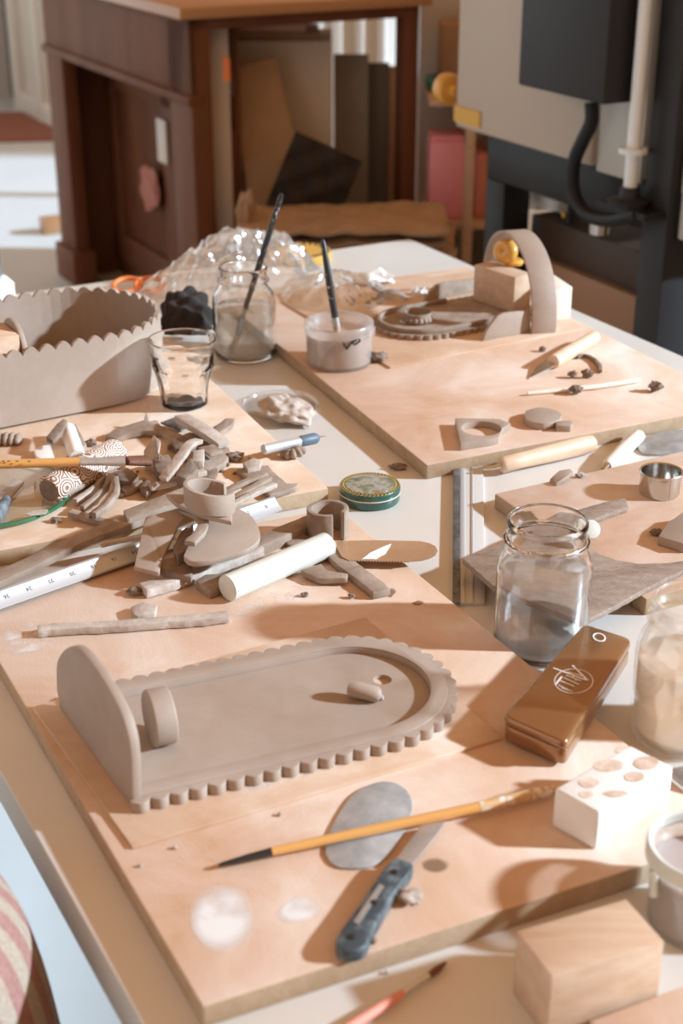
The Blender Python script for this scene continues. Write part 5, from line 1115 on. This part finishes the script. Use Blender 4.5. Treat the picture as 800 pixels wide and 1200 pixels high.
# things under the kiln
us0 = ku(PV(620, 300, K0 + V*.12 + Vector((0, 0, TZ)), V))
lowc = thing('low_cabinet', 'low dark brown cabinet beneath the kiln', 'cabinet', K0 + V*.35 + U*.2)
zc_ = PV(700, 278, K0 + V*.12 + Vector((0, 0, TZ)), V).z
def lbox(u0, u1, v0, v1, z0, z1, name, m, par=lowc): c = K0 + U*((u0 + u1)/2) + V*((v0 + v1)/2) + Vector((0, 0, (z0 + z1)/2)); return MB().box(c, abs(u1 - u0), v1 - v0, z1 - z0, U, V).build(name, m, par, bevel=.003)
zl_ = PV(690, 326, K0 + V*.10 + Vector((0, 0, TZ)), V).z
lbox(us + .03, us0, .12, .5, zl_, zc_, 'cabinet_body', 'brown_shelf')
lbox(us + .03, us0, .10, .5, zl_ - .09, zl_, 'ledge', 'tan_shelf')
lbox(us + .03, us0, .13, .5, .0, zl_ - .09, 'plinth', 'tan_shelf')
cp = PV(652, 262, K0 + V*.2 + Vector((0, 0, TZ)), V); cp.z = zc_
clm = MB().ball(cp + Vector((0, 0, .042)), .075, .07, .055, 5, .5, 2, 3); clm.v = [Vector((v.x, v.y, max(v.z, zc_ + .001))) for v in clm.v]
solo(clm, 'white_cloth', 'crumpled white cloth on the cabinet beneath the kiln', 'cloth', 'white_cloth')
cp2 = PV(612, 232, K0 + V*.25 + Vector((0, 0, TZ)), V)
solo(MB().lathe([(0, 0), (.03, .0), (.042, .03), (.045, .055), (.035, .085), (.02, .095), (.022, .11), (0, .112)], Vector((cp2.x, cp2.y, zc_ + .001)), 28), 'brown_pot', 'small round brown pot behind the kiln leg', 'pot', 'cardboard')
cp3 = PV(666, 270, K0 + V*.13 + Vector((0, 0, TZ)), V); cp3.z = zc_ + .001
cl_ = thing('spring_clamp', 'small black clamp with yellow tip in front of the white cloth', 'clamp', cp3)
MB().tube([cp3 + Vector((0, 0, .004)), cp3 + Vector((.002, 0, .03)), cp3 + Vector((0, 0, .065))], [.009, .007, .008], 12).build('jaw', 'kiln_black', cl_)
MB().tube([cp3 + Vector((0, 0, .03)), cp3 + Vector((.03, 0, .025))], [.006, .005], 10).build('handle', 'kiln_black', cl_)
MB().ball(cp3 + Vector((-.012, 0, .022)), .006, .006, .008, 1, 0).build('tip', 'yellow_glaze', cl_)
# ================================================================== far left: doorway, mat, small things
dw = thing('d', None, None, (0, 0, 0)); bpy.data.objects.remove(dw)
d0 = P(24, 128, FL); d0.z = 0; d1 = P(66, 150, FL); d1.z = 0
dud = (d1 - d0).normalized(); dnn = Vector((-dud.y, dud.x, 0))
mbd = MB(); LN = (d1 - d0).length + .5
mbd.box(d0 + dud*(LN/2) + dnn*.05 + Vector((0, 0, 1.1)), LN, .08, 2.2, dud, dnn)
mbd.box(d0 + dud*(LN/2) + Vector((0, 0, .06)), LN, .06, .12, dud, dnn)
mbd.box(d0 + dud*.06 + Vector((0, 0, 1.1)), .12, .07, 2.2, dud, dnn)
mbd.box(d0 + dud*(LN*.42) + Vector((0, 0, 1.1)), .10, .07, 2.2, dud, dnn)
struct(mbd, 'door_1', 'door_white', bevel=.004)
struct(MB().box(d0 - dud*.35 + dnn*.1 + Vector((0, 0, 1.1)), .75, .06, 2.2, dud, dnn), 'door_2', 'door_dark', bevel=.004)
mt = [P(-60, 166, FL + .012), P(66, 163, FL + .012), P(66, 147, FL + .012), P(26, 131, FL + .012), P(-60, 131, FL + .012)]
solo(MB().prism(mt, .012), 'door_mat', 'reddish brown mat on the floor by the far doorway', 'mat', 'doormat')
solo(MB().box(P(64, 272, FL) + Vector((0, 0, .03)), .1, .07, .06, V, U), 'wood_block', 'small orange-brown wooden block on the floor beside the desk foot', 'block', 'desk_top', bevel=.004)
bt = P(-4, 333, .03)
pbx = P(2, 352, 0)
solo(MB().box(P(-14, 352, 0) + Vector((0, .0, .0155)), .075, .05, .031, V, U), 'white_box', 'small white box at the left edge behind the oval clay box', 'box', 'paper_white', bevel=.0015)
jb2 = P(-14, 352, 0) + Vector((0, 0, .0315)); r_ = PX(jb2, 19)
Hj = P_at(-14, 215, jb2.y).z - jb2.z
solo(MB().lathe([(0, 0), (r_*.9, 0), (r_, .006), (r_, Hj*.32), (r_*.6, Hj*.40), (r_*.75, Hj*.46), (r_*.95, Hj*.6), (r_*.7, Hj*.9), (r_*.55, Hj), (r_*.45, Hj), (r_*.6, Hj*.88), (r_*.85, Hj*.6), (r_*.5, Hj*.43), (r_*.88, Hj*.3), (r_*.88, .008), (0, .006)], jb2, 40), 'glass_vase', 'pale teal glass vase standing on the white box at the left edge', 'vase', 'teal_glass', ang=60)
for o in bpy.data.objects:
    if '_w' in o: del o['_w']
